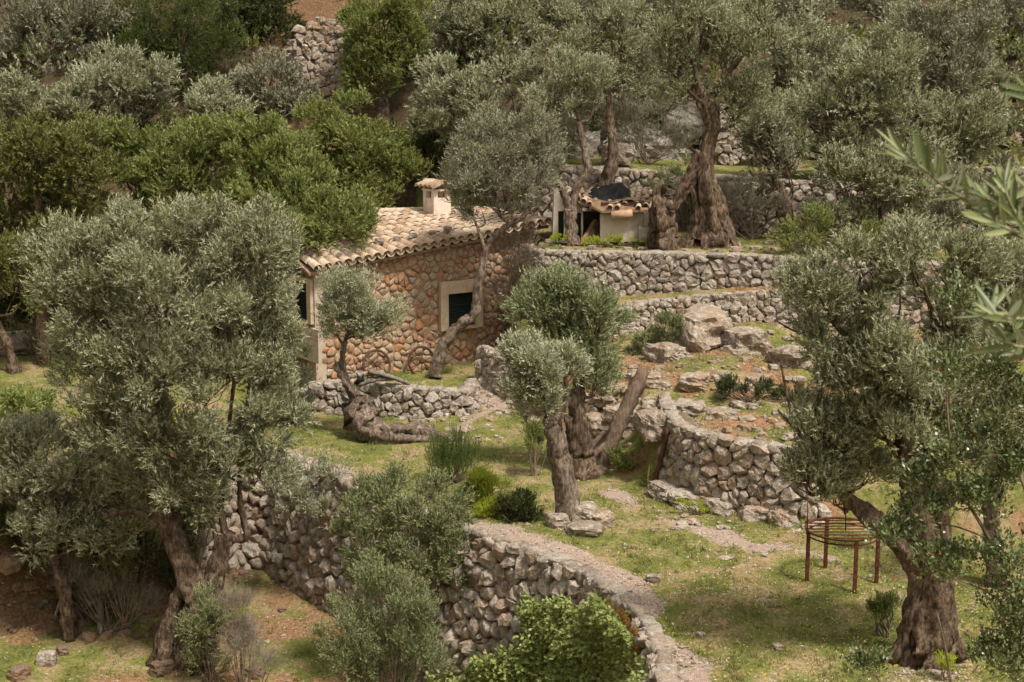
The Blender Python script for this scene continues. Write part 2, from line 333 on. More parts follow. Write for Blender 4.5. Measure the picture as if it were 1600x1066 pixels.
def axis(segs):
    out = []
    for a, b, s in segs: out += list(np.arange(a, b, s))
    return np.array(out + [segs[-1][1]])
gx = axis([(-70, -20, 3), (-20, -11, .5), (-11, 9.5, .12), (9.5, 20, .4), (20, 71, 3)])
gy = axis([(-12, 16, 2), (16, 18.5, .4), (18.5, 43, .12), (43, 58, .25), (58, 120, 2)])
GX, GY = np.meshgrid(gx, gy); GZ = H(GX, GY)
def HF(x, y):      # the same heights, read back from the grid
    i = np.clip(np.searchsorted(gx, x) - 1, 0, len(gx) - 2); j = np.clip(np.searchsorted(gy, y) - 1, 0, len(gy) - 2)
    a = np.clip((x - gx[i]) / (gx[i + 1] - gx[i]), 0, 1); b = np.clip((y - gy[j]) / (gy[j + 1] - gy[j]), 0, 1)
    return (GZ[j, i] * (1 - a) + GZ[j, i + 1] * a) * (1 - b) + (GZ[j + 1, i] * (1 - a) + GZ[j + 1, i + 1] * a) * b
V = np.stack([GX, GY, GZ], -1).reshape(-1, 3); ny, nx = GX.shape
V[:, 2] += .018 * fbm(V, 3.1, 3, 77)
I = np.arange(ny * nx).reshape(ny, nx)
F = np.stack([I[:-1, :-1], I[:-1, 1:], I[1:, 1:], I[1:, :-1]], -1).reshape(-1, 4)
# zones per vertex: red = path gravel, green = bare orange earth
pathpx = [(700, 640), (745, 625), (775, 650), (730, 690), (690, 690)]
pl = [atz(a, b, 0)[:2] for a, b in [(775, 600), (765, 640), (720, 668)]]
def dline(pts, x, y):
    d = np.full(x.shape, 1e9)
    for a, b in zip(pts[:-1], pts[1:]):
        a = np.array(a); b = np.array(b); e = b - a; t = np.clip(((x - a[0]) * e[0] + (y - a[1]) * e[1]) / (e @ e), 0, 1); d = np.minimum(d, np.hypot(x - a[0] - t * e[0], y - a[1] - t * e[1]))
    return d
def zones(x, y):
    p = np.stack([x, y, 0 * x], -1); nz = fbm(p, .8, 3, 61)
    sl = sdist(LOW, x, y)
    w = np.interp(y, [18, 22, 25, 27, 28.5, 31, 34], [.8, .55, .62, .6, .5, .4, .3])
    path = sm((w + .35 * nz + sl) / .35) * (sl < .35) * (x > -6.2)
    path = np.maximum(path, sm((.75 + .4 * nz - dline(pl, x, y)) / .5))
    d3 = dline([atz(a, b, 0)[:2] for a, b in [(960, 770), (1010, 800), (1090, 820), (1180, 850), (1300, 870)]], x, y)
    path = np.maximum(path, .75 * sm((.3 + .35 * nz - d3) / .4))
    path = np.maximum(path, .9 * sm((.9 + .8 * nz - np.hypot((x - 5.2) * .8, y - 20.3)) / .8))
    d2 = sdist(SREG, x, y); dcc = sdist(CREG, x, y)
    earth = sm((d2 - .0) / .4) * (.36 + .7 * fbm(p, .9, 3, 63)) * (dcc < .1)
    earth = np.maximum(earth, ((x < -6) & (sl > -.3)) * sm((1.4 - sl) / .6))
    earth = np.maximum(earth, .40 * sm((nz - .3) / .5))
    earth = np.maximum(earth, (sl > .0) * sm((nz + .15) / .6) * .6)
    return np.clip(path, 0, 1), np.clip(earth, 0, 1)
zp, ze = zones(V[:, 0], V[:, 1])
gm = gridmesh('ground', V, F, True)
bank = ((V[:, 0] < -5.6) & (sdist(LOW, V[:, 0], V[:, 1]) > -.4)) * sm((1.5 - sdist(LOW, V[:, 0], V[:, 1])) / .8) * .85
hum_shade = np.maximum(bank, np.maximum(sm((V[:, 1] - 48.5 + 1.5 * fbm(V, .5, 2, 62)) / 2), np.where(V[:, 0] < -3, sm((V[:, 1] - 42.5) / 2), 0)) * (1 - .9 * sm((V[:, 0] - 13) / 1) * (V[:, 1] < 50)) )  # humus on hill and bank, with tree shade painted into its tone
ze = np.maximum(ze, .95 * ((np.abs(V[:, 0] + 6.6) < 2.4) & (V[:, 1] > 49))); hum_shade = np.where((np.abs(V[:, 0] + 6.6) < 2.4) & (V[:, 1] > 49), .55, hum_shade)
for nm, arr in (('path', zp), ('earth', ze), ('humus_shade', hum_shade)):
    a = gm.attributes.new(nm, 'FLOAT', 'POINT'); a.data.foreach_set('value', arr.astype(np.float32))
def ground_mat():
    m, n, l = newmat('ground_soil_and_moss'); geo = n.new('ShaderNodeNewGeometry'); pos = geo.outputs['Position']
    def A(nm): a = n.new('ShaderNodeAttribute'); a.attribute_name = nm; return a.outputs['Fac']
    n1 = noise(n, l, pos, 1.1, 5, .6); n2 = noise(n, l, pos, 14, 5, .7); n3 = noise(n, l, pos, 60, 3, .7)
    v = n.new('ShaderNodeTexVoronoi'); v.inputs['Scale'].default_value = 26; l.new(pos, v.inputs['Vector'])
    g = ramp(n, [(.3, (.095, .115, .03)), (.48, (.17, .18, .052)), (.57, (.27, .22, .115)), (.7, (.34, .25, .16))]); l.new(n1.outputs['Fac'], g.inputs[0])
    g2 = ramp(n, [(.35, (.6, .6, .55)), (.6, (1.25, 1.2, 1.15))]); l.new(n2.outputs['Fac'], g2.inputs[0]); gc = mixc(n, l, 1.0, g.outputs[0], g2.outputs[0], 'MULTIPLY')
    pc = ramp(n, [(.25, (.26, .19, .15)), (.5, (.47, .375, .32)), (.75, (.64, .55, .48))]); l.new(n3.outputs['Fac'], pc.inputs[0])
    pv = ramp(n, [(0, (1.15, 1.1, 1.05)), (.55, (.62, .56, .52))]); l.new(v.outputs['Distance'], pv.inputs[0]); pcc = mixc(n, l, .8, pc.outputs[0], pv.outputs[0], 'MULTIPLY')
    ec = ramp(n, [(.34, (.12, .065, .035)), (.5, (.27, .14, .075)), (.62, (.33, .22, .13)), (.72, (.20, .18, .07))]); l.new(n2.outputs['Fac'], ec.inputs[0])
    ad = n.new('ShaderNodeMath'); ad.operation = 'MULTIPLY_ADD'; l.new(n2.outputs['Fac'], ad.inputs[0]); ad.inputs[1].default_value = 1.2; 
    sb = n.new('ShaderNodeMath'); sb.operation = 'SUBTRACT'; l.new(A('path'), sb.inputs[0]); sb.inputs[1].default_value = .6; l.new(sb.outputs[0], ad.inputs[2])
    cl = ramp(n, [(.35, (0, 0, 0)), (.6, (1, 1, 1))]); l.new(ad.outputs[0], cl.inputs[0])
    ad2 = n.new('ShaderNodeMath'); ad2.operation = 'MULTIPLY_ADD'; l.new(n2.outputs['Fac'], ad2.inputs[0]); ad2.inputs[1].default_value = 1.2
    sb2 = n.new('ShaderNodeMath'); sb2.operation = 'SUBTRACT'; l.new(A('earth'), sb2.inputs[0]); sb2.inputs[1].default_value = .6; l.new(sb2.outputs[0], ad2.inputs[2])
    cl2 = ramp(n, [(.35, (0, 0, 0)), (.6, (1, 1, 1))]); l.new(ad2.outputs[0], cl2.inputs[0])
    c = mixc(n, l, cl2.outputs[0], gc, ec.outputs[0]); c = mixc(n, l, cl.outputs[0], c, pcc)
    hc = ramp(n, [(.3, (.025, .018, .011)), (.5, (.065, .045, .027)), (.62, (.09, .072, .03)), (.74, (.24, .11, .06))]); l.new(n2.outputs['Fac'], hc.inputs[0]); c = mixc(n, l, A('humus_shade'), c, hc.outputs[0])  # leaf litter colours kept dark as if already in shadow
    b = n.new('ShaderNodeBsdfPrincipled'); b.inputs['Roughness'].default_value = .95; b.inputs['Specular IOR Level'].default_value = .15; l.new(c, b.inputs['Base Color'])
    bp = n.new('ShaderNodeBump'); bp.inputs['Strength'].default_value = .8; bp.inputs['Distance'].default_value = .04; l.new(n2.outputs['Fac'], bp.inputs['Height']); l.new(bp.outputs[0], b.inputs['Normal'])
    o = n.new('ShaderNodeOutputMaterial'); l.new(b.outputs[0], o.inputs[0]); return m
GMAT = ground_mat()
g_o = link('ground', gm, GMAT); props(g_o, kind='structure', label='terraced hillside ground of moss, grass and orange soil')

# ------------------------------------------------------------------ stones
def clip(poly, p, nrm):
    out = []
    for i in range(len(poly)):
        a = poly[i]; b = poly[(i + 1) % len(poly)]; da = (a - p) @ nrm; db_ = (b - p) @ nrm
        if da <= 0: out.append(a)
        if da * db_ < 0: out.append(a + (b - a) * (da / (da - db_)))
    return out
def voronoi(sites, reach):
    cells = []
    for i, s in enumerate(sites):
        dd = np.hypot(*(sites - s).T); nb = np.argsort(dd)[1:16]
        poly = [s + reach * np.array(c) for c in ((-1, -1), (1, -1), (1, 1), (-1, 1))]
        for j in nb:
            if dd[j] > 2.9 * reach: break
            poly = clip(poly, (s + sites[j]) / 2, sites[j] - s)
            if len(poly) < 3: break
        cells.append(np.array(poly) if len(poly) >= 3 else None)
    return cells
def resample(poly, n):
    P = np.vstack([poly, poly[:1]]); L = np.r_[0, np.cumsum(np.hypot(*np.diff(P, axis=0).T))]
    t = np.arange(n) / n * L[-1]; return np.stack([np.interp(t, L, P[:, 0]), np.interp(t, L, P[:, 1])], -1)
def stone_shape(poly, c, proud, back, n=8, shrink=.95, rough=.12, seed=0, cut=.2):
    """rounded stone over a wall cell: local x,y in the wall plane, z out of the wall"""
    q = poly - c; q = np.concatenate([q * .75 + np.roll(q, -1, 0) * .25, q * .25 + np.roll(q, -1, 0) * .75]) if False else q
    ch = []
    for i in range(len(q)):
        a, b = q[i], q[(i + 1) % len(q)]; k_ = cut; ch += [a * (1 - k_) + b * k_, a * k_ + b * (1 - k_)]
    q = resample(np.array(ch), n) * shrink
    size = np.sqrt(np.abs((q ** 2).sum(1)).mean())
    V = []; rs = random.Random(seed)
    tilt = np.array([rs.uniform(-.25, .25), rs.uniform(-.25, .25)])
    for sc_, dz in ((.9, -back), (1.0, 0), (.90, .55 * proud), (.58, .95 * proud)):
        r = q * sc_; zz = dz + (r @ tilt if dz > 0 else np.zeros(n))
        V.append(np.column_stack([r, zz]))
    V.append([[0, 0, proud * 1.05]]); V = np.vstack(V)
    dp_ = rs.uniform(.6, 1.25); V[n:, 2] *= dp_; V[n:] += rough * size * (np.array([[rs.uniform(-1, 1) for _ in range(3)] for _ in range(len(V) - n)]))
    F = []
    for k in range(3):
        for i in range(n): j = (i + 1) % n; F.append((k * n + i, k * n + j, (k + 1) * n + j, (k + 1) * n + i))
    for i in range(n): F.append((3 * n + i, 3 * n + (i + 1) % n, 4 * n))
    return V, F
def blob_stone(n_sub, seed, amp=.22, sq=.35):
    bm = bmesh.new(); bmesh.ops.create_cube(bm, size=1.2)
    bmesh.ops.subdivide_edges(bm, edges=bm.edges[:], cuts=n_sub, use_grid_fill=True)
    V = np.array([v.co[:] for v in bm.verts]); F = [[v.index for v in f.verts] for f in bm.faces]; bm.free()
    U = unit(V); V = U * (1 - sq) + np.clip(V, -.62, .62) * sq * 1.3
    V = V * (1 + amp * fbm(U * 1.0 + seed * 7.3, 1.7, 2, seed))[:, None]
    return V * .5, F
STV = []
for k in range(10):
    V_, F_ = blob_stone(1, k, .3, .5); me = pymesh('loose_stone', V_, F_); me.materials.append(STONE); STV.append(me)
STG = []
for k in range(8):
    V_, F_ = blob_stone(2, k + 30, .3, .5); me = pymesh('coping_stone', V_, F_); me.materials.append(STONEG); STG.append(me)
def frameM(o, X, Y, Z):
    M = Matrix.Identity(4)
    for i, a in enumerate((X, Y, Z)):
        for j in range(3): M[j][i] = a[j]
    M.translation = Vector(o); return M
N_ST = [0]; FLATS = False
def dry_wall(label, top, bot, size, mat, outward=-1, batter=.12, proud=(.05, .12), limit=300, cope=True, cat='stone wall', group=None, core=CREV, aspect=1.2, jit=.4, n=8, copesz=None, seed=0, name='dry_stone_wall', root=None, thick=.45, part='stone'):
    """top: list of (x,y,z); bot(x,y)->z base height. outward: side (+1 left of direction, -1 right)"""
    rg = np.random.default_rng(1000 + seed)
    T = np.array(top, float); seg = np.r_[0, np.cumsum(np.hypot(*np.diff(T[:, :2], axis=0).T))]; L = seg[-1]
    def P(s, h):   # point on face, h measured down from top
        s = np.clip(s, 0, L); x, y, z = (np.interp(s, seg, T[:, i]) for i in range(3))
        e = .15; dx = np.interp(min(s + e, L), seg, T[:, 0]) - np.interp(max(s - e, 0), seg, T[:, 0]); dy = np.interp(min(s + e, L), seg, T[:, 1]) - np.interp(max(s - e, 0), seg, T[:, 1])
        t = np.array([dx, dy, 0]); t /= np.linalg.norm(t); nrm = np.array([-t[1], t[0], 0]) * outward
        return np.array([x, y, z - h]) + nrm * (batter * h), t, nrm
    def height(s):
        p, t, nr = P(s, 0); q = p + nr * .45; return max(.25, p[2] - bot(q[0], q[1]) + .12)
    own = root is None
    if own:
        mid = P(L / 2, 0)[0]; root = empty(name, (mid[0], mid[1], mid[2] - height(L / 2)), label, cat, group)
    rh = size * .8; sites = []
    nr_ = int(max(height(s) for s in np.linspace(0, L, 40)) / rh) + 2
    for r in range(-1, nr_ + 1):
        cw = size * aspect * rg.uniform(.9, 1.12); m = int(L / cw) + 3
        for k in range(-1, m):
            if rg.random() < .13: continue
            q_ = ((k + .5 * (r % 2)) * cw + rg.uniform(-jit, jit) * cw, (r + .5) * rh + rg.uniform(-jit, jit) * rh); sites.append(q_)
            if rg.random() < .28: sites.append((q_[0] + rg.choice([-1, 1]) * cw * .42, q_[1] + rg.uniform(-.45, .45) * rh))
    sites = np.array(sites); cells = voronoi(sites, size * 1.5)
    rec = []
    for c, poly in zip(sites, cells):
        if poly is None or c[0] < 0 or c[0] > L or c[1] < .1 * rh: continue
        hh = height(c[0])
        if c[1] > hh: continue
        poly = np.array(clip(clip(list(poly), np.array([0, 0.02]), np.array([0, -1.])), np.array([0, hh + .1]), np.array([0, 1.])))
        if len(poly) < 3: continue
        p, t, nr = P(c[0], c[1]); up = unit(np.array([0, 0, 1.]) - nr * batter); Z = unit(np.cross(t, up)) * 1.0
        if Z @ nr < 0: X = -t
        else: X = t
        Zn = unit(np.cross(X, up)); q = poly.copy(); q[:, 1] = 2 * c[1] - q[:, 1]
        q[:, 0] = c[0] + (q[:, 0] - c[0]) * (1 if X is t else -1)
        ar = abs(np.sum(q[:, 0] * np.roll(q[:, 1], 1) - q[:, 1] * np.roll(q[:, 0], 1))) / 2
        q2 = q if X is t else q[::-1]
        N_ST[0] += 1
        V_, F_ = stone_shape(q2, c, rg.uniform(*proud), .16, n, rg.uniform(1.0, 1.08), .16, N_ST[0], rg.uniform(.08, .2))
        pr = proj(p); vis = -40 < pr[0] < 1640 and -40 < pr[1] < 1100
        rec.append((-(ar ** .5 / p[1]) if vis else 0, N_ST[0], p, X, up, Zn, V_, F_))
    rec.sort(key=lambda r: (r[0], r[1])); rest = MB()
    rn = []
    for i, (key, _, p, X, up, Zn, V_, F_) in enumerate(rec):
        if i < limit and key < 0:
            link(part, pymesh(part, V_, F_, FLATS), mat, root, frameM(p, X, up, Zn))
        else:
            W = p + V_[:, :1] * X + V_[:, 1:2] * up + V_[:, 2:] * Zn; rest.add(W, F_); rn += [rg.random()] * len(W)
    if rest.n:
        me = pymesh('small_stones', np.concatenate(rest.V), rest.F, True, rn); link('small_stones', me, mat, root, None, 'stuff')
    # core behind the stones
    S = np.linspace(0, L, max(3, int(L / .4))); cv = []
    for s in S:
        a, t, nr = P(s, 0.14); b, _, _ = P(s, height(s) + .3); cv += [a - nr * .05, b - nr * .05, b - nr * thick, a - nr * thick]
    F_ = []
    for i in range(len(S) - 1):
        for k in range(4): F_.append((i * 4 + k, i * 4 + (k + 1) % 4, i * 4 + 4 + (k + 1) % 4, i * 4 + 4 + k))
    F_ += [(0, 1, 2, 3), tuple(len(cv) - 4 + k for k in (3, 2, 1, 0))]
    link('wall_core', pymesh('wall_core', cv, F_, False), core, root)
    if cope:
        s = 0; cs = copesz or size * 1.5
        while s < L:
            w = cs * rg.uniform(.7, 1.3); p, t, nr = P(min(s + w / 2, L), 0); k = rg.integers(len(STG))
            a = rg.uniform(-.15, .15); hgt = size * rg.uniform(.55, .85)
            X = t * math.cos(a) + nr * math.sin(a); Yv = np.array([-X[1], X[0], 0]); dp = size * rg.uniform(.9, 1.35)
            M = frameM(p - nr * dp * .28 + np.array([0, 0, -hgt * .36]), X * w * 1.12, Yv * dp, np.array([0, 0, hgt]))
            link('coping_stone', STG[k], None, root, M); s += w * .93
    return root
def craggy(sd0, cuts, amp=.42):
    V_, F_ = blob_stone(cuts, sd0, .0, .55); q = V_ * 2 + sd0 * 1.7
    rdg = 1 - 2 * np.abs(fbm(q, 1.6, 3, sd0)); V_ = V_ * (1 + amp * .55 * fbm(q, .9, 2, sd0 + 5) + amp * .35 * rdg + .05 * vnoise(q, 7, 9))[:, None]; return V_, F_
def scatter_stone(name, label, cat, px, py, w, h, mat=None, d=None, rz=0, group=None, Y=None, sink=.25, meshes=None, k=None, p=None):
    if p is None: p = ground(px, py) if Y is None else at(px, py, Y)
    k = random.randrange(len(STG)) if k is None else k
    sd0 = int(px * 13 + py * 7) % 997; V_, F_ = craggy(sd0, 11 if w > .7 else 6 if w > .35 else 3)
    V_ = V_ * np.array([w, d or w * .8, h])
    o = link(name, pymesh(name, V_, F_, False), mat or ROCK, None, Matrix.Translation(Vector(p) + Vector((0, 0, h * (.5 - sink)))) @ Matrix.Rotation(rz, 4, 'Z'))
    return props(o, label, cat, group)
exec_parts = True
# ------------------------------------------------------------------ dry stone walls
lowz = lambda x, y: Hz(x, y)
dry_wall('long curved dry stone retaining wall under the path, partly covered by ivy', [(-7.1, 32.2, -.15), (-6.35, 33.5, -.1)] + [(x, y, .03) for x, y in E1], lambda x, y: -3.0 - .10 * (30 - y), .31, STONE, -1, .13, (.08, .17), 300, True, copesz=.5, seed=1, thick=.55)
A_top = [(3.22, 32.4), (3.15, 31.0)] + [(E2[i][0] + (.2 if i == 7 else 0), E2[i][1] + .12) for i in range(7, 11)] + [(5.85, 27.9)]
A_top = [(x, y, 1.42 if i > 1 else 1.5) for i, (x, y) in enumerate(A_top)]
dry_wall('curved dry stone terrace wall with large round boulders beside the rusty post', A_top, lambda x, y: 0.0, .27, STONE, -1, .06, (.07, .14), 260, True, seed=2, thick=.5)
dry_wall('short lower stone wall stepped in front of the long terrace wall', [(x, y, 2.20 + .10 * (x - 2.8)) for x, y in BL], lambda x, y: max(1.1, Hz(x, y - .3) - .1), .26, STONE, -1, .10, (.05, .11), 150, True, seed=3)
dry_wall('long grey terrace wall with big coping stones below the giant olive', [(x, y, 3.40) for x, y in CL[:7]], lambda x, y: .9 if x < 2.7 else 2.0 if x < 9 else 1.6, .27, STONEG, -1, .08, (.05, .11), 300, True, copesz=.6, seed=4)
dry_wall('shaded rough stone terrace wall behind the little shed', [(x, y, 5.40 - .05 * min(max(x - 1, 0), 9)) for x, y in DL[:8]], lambda x, y: 3.45, .30, STONE, -1, .08, (.05, .12), 260, True, seed=5)
# low pile wall in front of the house
pw = [atz(478, 640, .0), atz(540, 640, 0), atz(600, 648, .0), atz(665, 652, .0), atz(728, 648, 0), atz(742, 618, 0)]
dry_wall('low tumbledown stone wall in front of the house behind the fallen olive', [(p[0], p[1] + .15, z) for p, z in zip(pw, (.62, .72, .74, .72, .6, .4))], lambda x, y: 0.0, .26, STONEG, -1, .25, (.07, .14), 200, True, seed=6)
pr_ = [atz(752, 598, 0), atz(790, 618, 0), atz(835, 640, 0), atz(838, 668, 0)]
dry_wall('rubble bank wall of loose stones at the right corner of the house', [(p[0], p[1] + .1, z) for p, z in zip(pr_, (1.0, 1.05, .95, .6))], lambda x, y: 0.0, .25, STONE, -1, .2, (.06, .13), 120, True, seed=7)
# far walls
dry_wall('small stone wall standing among olive trunks on the upper terrace', [(*at(1118, 180, 48.5)[:2], 7.35), (*at(1165, 185, 48.5)[:2], 7.3)], lambda x, y: 5.35, .32, STONE, -1, .05, (.05, .1), 60, False, seed=8)
dry_wall('ruined stone wall high on the hillside among orange earth', [(*at(465, 60, 53.3)[:2], at(470, 40, 53.3)[2]), (*at(500, 60, 53.5)[:2], at(500, 26, 53.5)[2]), (*at(550, 60, 53.2)[:2], at(540, 34, 53.2)[2])], lambda x, y: Hz(x, y) - .1, .30, ROCK, -1, .2, (.05, .12), 200, False, seed=9)
dry_wall('stone terrace wall under red earth at the right edge', [(*at(1540, 262, 43.6)[:2], 5.5), (*at(1680, 262, 43.2)[:2], 5.5)], lambda x, y: 3.4, .3, STONEG, -1, .05, (.05, .1), 80, True, seed=10)

# ------------------------------------------------------------------ house
HL = at(490, 415, 39.5); HR = at(836, 350, 43.5)
u = unit(np.array([HR[0] - HL[0], HR[1] - HL[1], 0])); v = np.array([-u[1], u[0], 0]); LEN = float(np.hypot(*(HR - HL)[:2])); UP = np.array([0, 0, 1.])
z0, z1 = HL[2] - .06, HR[2] - .06
O = np.array([HL[0], HL[1], 0])
house = empty('stone_house', (O + u * LEN / 2 + v * 2), 'old stone house with shuttered windows, clay tile roof and white chimney', 'house')
def hp(a, b, z): return O + u * a + v * b + UP * z
ztop = lambda a: z0 + (z1 - z0) * a / LEN
def find_u(px):      # position along front wall at image column px
    lo, hi = 0, LEN
    for _ in range(40):
        m = (lo + hi) / 2
        if proj(hp(m, 0, 2))[0] < px: lo = m
        else: hi = m
    return lo
def zat(a, py):
    lo, hi = -2, 6
    for _ in range(40):
        m = (lo + hi) / 2
        if proj(hp(a, 0, m))[1] > py: lo = m
        else: hi = m
    return lo
w0, w1 = find_u(698), find_u(741); wb, wt = zat((w0 + w1) / 2, 510), zat((w0 + w1) / 2, 457)
fr0, fr1 = find_u(686), find_u(752); fb, ft = wb - .06, zat(w0, 440)
# wall cores
cm = MB()
def quadbox(a0, a1, zb, zt0, zt1, b0=.05, b1=.45):
    V = [hp(a0, b0, zb), hp(a1, b0, zb), hp(a1, b0, zt1), hp(a0, b0, zt0), hp(a0, b1, zb), hp(a1, b1, zb), hp(a1, b1, zt1), hp(a0, b1, zt0)]
    cm.add(V, [(0, 1, 2, 3), (5, 4, 7, 6), (4, 0, 3, 7), (1, 5, 6, 2), (3, 2, 6, 7), (0, 4, 5, 1)])
quadbox(0, w0, -.7, ztop(0), ztop(w0)); quadbox(w1, LEN, -.7, ztop(w1), ztop(LEN)); quadbox(w0, w1, -.7, wb, wb); quadbox(w0, w1, wt, ztop(w0), ztop(w1))
cm.build('wall', MORTAR, house, False)
# side and back walls
sw = MB(); DEP = 6.4
for (a0, a1, b0, b1) in ((0.12, .45, .47, DEP), (LEN - .45, LEN, .47, DEP)):
    
    zt = ztop(a0 if a0 < 1 else LEN); rz_ = 4.12 if a0 < 1 else 3.86
    V = [hp(a0, b0, -.7), hp(a1, b0, -.7), hp(a1, b1, -.7), hp(a0, b1, -.7), hp(a0, b0, zt), hp(a1, b0, zt), hp(a1, b1, zt), hp(a0, b1, zt), hp(a0, 3.2, rz_), hp(a1, 3.2, rz_)]
    sw.add(V, [(0, 1, 2, 3)[::-1], (0, 1, 5, 4), (2, 3, 7, 6), (0, 4, 8, 7, 3), (1, 2, 6, 9, 5), (4, 5, 9, 8), (8, 9, 6, 7)])
sw.box(hp(LEN / 2, DEP - .2, 1.2), (LEN - .92, .4, 3.8), u, v, UP)
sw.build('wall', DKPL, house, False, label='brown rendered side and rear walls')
# facing stones of the front wall
rg = np.random.default_rng(5); sites = []; size = .225
for r in range(-2, 25):
    rh = size * .82; cw = size * 1.2
    for k in range(-1, int(LEN / cw) + 2):
        if rg.random() < .10: continue
        q_ = ((k + .5 * (r % 2)) * cw + rg.uniform(-.42, .42) * cw, -.6 + (r + .5) * rh + rg.uniform(-.42, .42) * rh); sites.append(q_)
        if rg.random() < .3: sites.append((q_[0] + rg.choice([-1, 1]) * cw * .42, q_[1] + rg.uniform(-.4, .4) * rh))
sites = np.array(sites); cells = voronoi(sites, size * 1.5); rest = MB(); cnt = 0; rn = []; rec = []
for c, poly in zip(sites, cells):
    if poly is None or c[0] < .28 or c[0] > LEN - .55 or c[1] > ztop(c[0]) - .02 or fr0 + .02 < c[0] < fr1 - .02 and fb + .02 < c[1] < ft - .02: continue
    hmax = ztop(c[0]) + .02; poly = np.array(clip(list(poly), np.array([0, hmax]), np.array([0, 1.])))
    poly = np.array(clip(list(poly), np.array([.02, 0]), np.array([-1., 0])))
    for hole in ((fr0, fr1, fb, ft),):
        if c[0] < hole[0] and hole[2] < c[1] < hole[3]: poly = np.array(clip(list(poly), np.array([hole[0], 0]), np.array([1., 0])))
        if c[0] > hole[1] and hole[2] < c[1] < hole[3]: poly = np.array(clip(list(poly), np.array([hole[1], 0]), np.array([-1., 0])))
        if c[1] > hole[3] and hole[0] < c[0] < hole[1]: poly = np.array(clip(list(poly), np.array([0, hole[3]]), np.array([0, -1.])))
        if c[1] < hole[2] and hole[0] < c[0] < hole[1]: poly = np.array(clip(list(poly), np.array([0, hole[2]]), np.array([0, 1.])))
    if len(poly) < 3: continue
    V_, F_ = stone_shape(poly, c, rg.uniform(.03, .06), .1, 8, rg.uniform(.91, 1.0), .08, 9000 + len(rec), rg.uniform(.08, .18)); rec.append((c, V_, F_))
rec.sort(key=lambda r: r[0][1] < .1)
for i, (c, V_, F_) in enumerate(rec):
    if i < 300: link('stone', pymesh('stone', V_, F_), HSTONE, house, frameM(hp(c[0], .05, c[1]), u, UP, -v))
    else:
        W = hp(c[0], .05, c[1]) + V_[:, :1] * u + V_[:, 1:2] * UP - V_[:, 2:] * v; rest.add(W, F_); rn += [rg.random()] * len(W)
if rest.n: link('small_stones', pymesh('small_stones', np.concatenate(rest.V), rest.F, True, rn), HSTONE, house, None, 'stuff')
# pale plaster patches near the left corner
pb = MB(); pb.box(hp(.16, .035, 1.2), (.30, .05, 3.7), u, v, UP); pb.build('corner_plaster', PLASTER, house, False, label='pale plaster at the left wall corner')
pb = MB(); pb.box(hp(LEN - .27, .02, 1.4), (.52, .08, 3.9), u, v, UP); pb.build('corner_plaster', PLASTER, house, False, label='pale plaster at the right wall corner')
def window(a0, a1, zb, zt, f0, f1, fbz, ftz, pos, X, out, nsl, mat=FRAMEP, sill=None):
    """louvred shutter in a plaster surround; pos(a, depth, z), out = outward direction"""
    w = MB(); c = lambda a, z, d: pos(a, d, z)
    for (x0, x1, y0, y1) in ((f0, a0, fbz, ftz), (a1, f1, fbz, ftz), (a0, a1, zt, ftz), (a0, a1, fbz, zb)):
        if x1 - x0 > .01 and y1 - y0 > .005: w.box(pos((x0 + x1) / 2, .0, (y0 + y1) / 2), (x1 - x0, .14, y1 - y0), X, out, UP)
    win = w.build('window', mat, house, False)
    s = MB(); d = .06
    for (x0, x1, y0, y1) in ((a0, a0 + .05, zb, zt), (a1 - .05, a1, zb, zt), (a0 + .05, a1 - .05, zt - .06, zt), (a0 + .05, a1 - .05, zb, zb + .06)):
        s.box(pos((x0 + x1) / 2, d, (y0 + y1) / 2), (x1 - x0, .04, y1 - y0), X, out, UP)
    s.box(pos((a0 + a1) / 2, d + .05, (zb + zt) / 2), (a1 - a0, .02, zt - zb), X, out, UP)
    s.build('shutter', SHUT, win, False)
    me = None
    for k in range(nsl):
        z = zb + .06 + (zt - zb - .12) * (k + .5) / nsl; dd = unit(out * .75 - UP * .66)
        q = MB(); q.box(pos((a0 + a1) / 2, d, z), (a1 - a0 - .1, .045, .010), X, dd, unit(np.cross(X, dd)))
        q.build('slat', SHUT, win, False)
    q = MB(); q.box(pos((f0 + f1) / 2 if sill is None else (a0 + a1) / 2, -.1, zb - .03), (a1 - a0 + .12, .16, .035), X, out, UP)
    q.build('sill', PIPEM if sill is None else sill, win, False)
window(w0, w1, wb, wt, fr0, fr1, fb, ft, lambda a, d, z: hp(a, d - .03, z), u, -v, 13)
# left side window
def find_v(px):
    lo, hi = 0, 6
    for _ in range(40):
        m = (lo + hi) / 2
        if proj(hp(0, m, 2))[0] > px: lo = m
        else: hi = m
    return lo
def zatv(b, py):
    lo, hi = -2, 6
    for _ in range(40):
        m = (lo + hi) / 2
        if proj(hp(0, b, m))[1] > py: lo = m
        else: hi = m
    return lo
b0, b1 = find_v(484), find_v(463); zb_, zt_ = zatv(b0, 502), zatv(b0, 443)
window(b0, b1, zb_, zt_, max(.06, b0 - .22), b1 + .3, zb_ - .05, zt_ + .14, lambda a, d, z: hp(d - .02, a, z), v, -u, 12)
q = MB(); q.box(hp(-.03, (b0 + b1) / 2, zb_ - .6), (.07, 1.9, .9), u, v, UP); q.build('wall_patch', PLASTER, house, False)
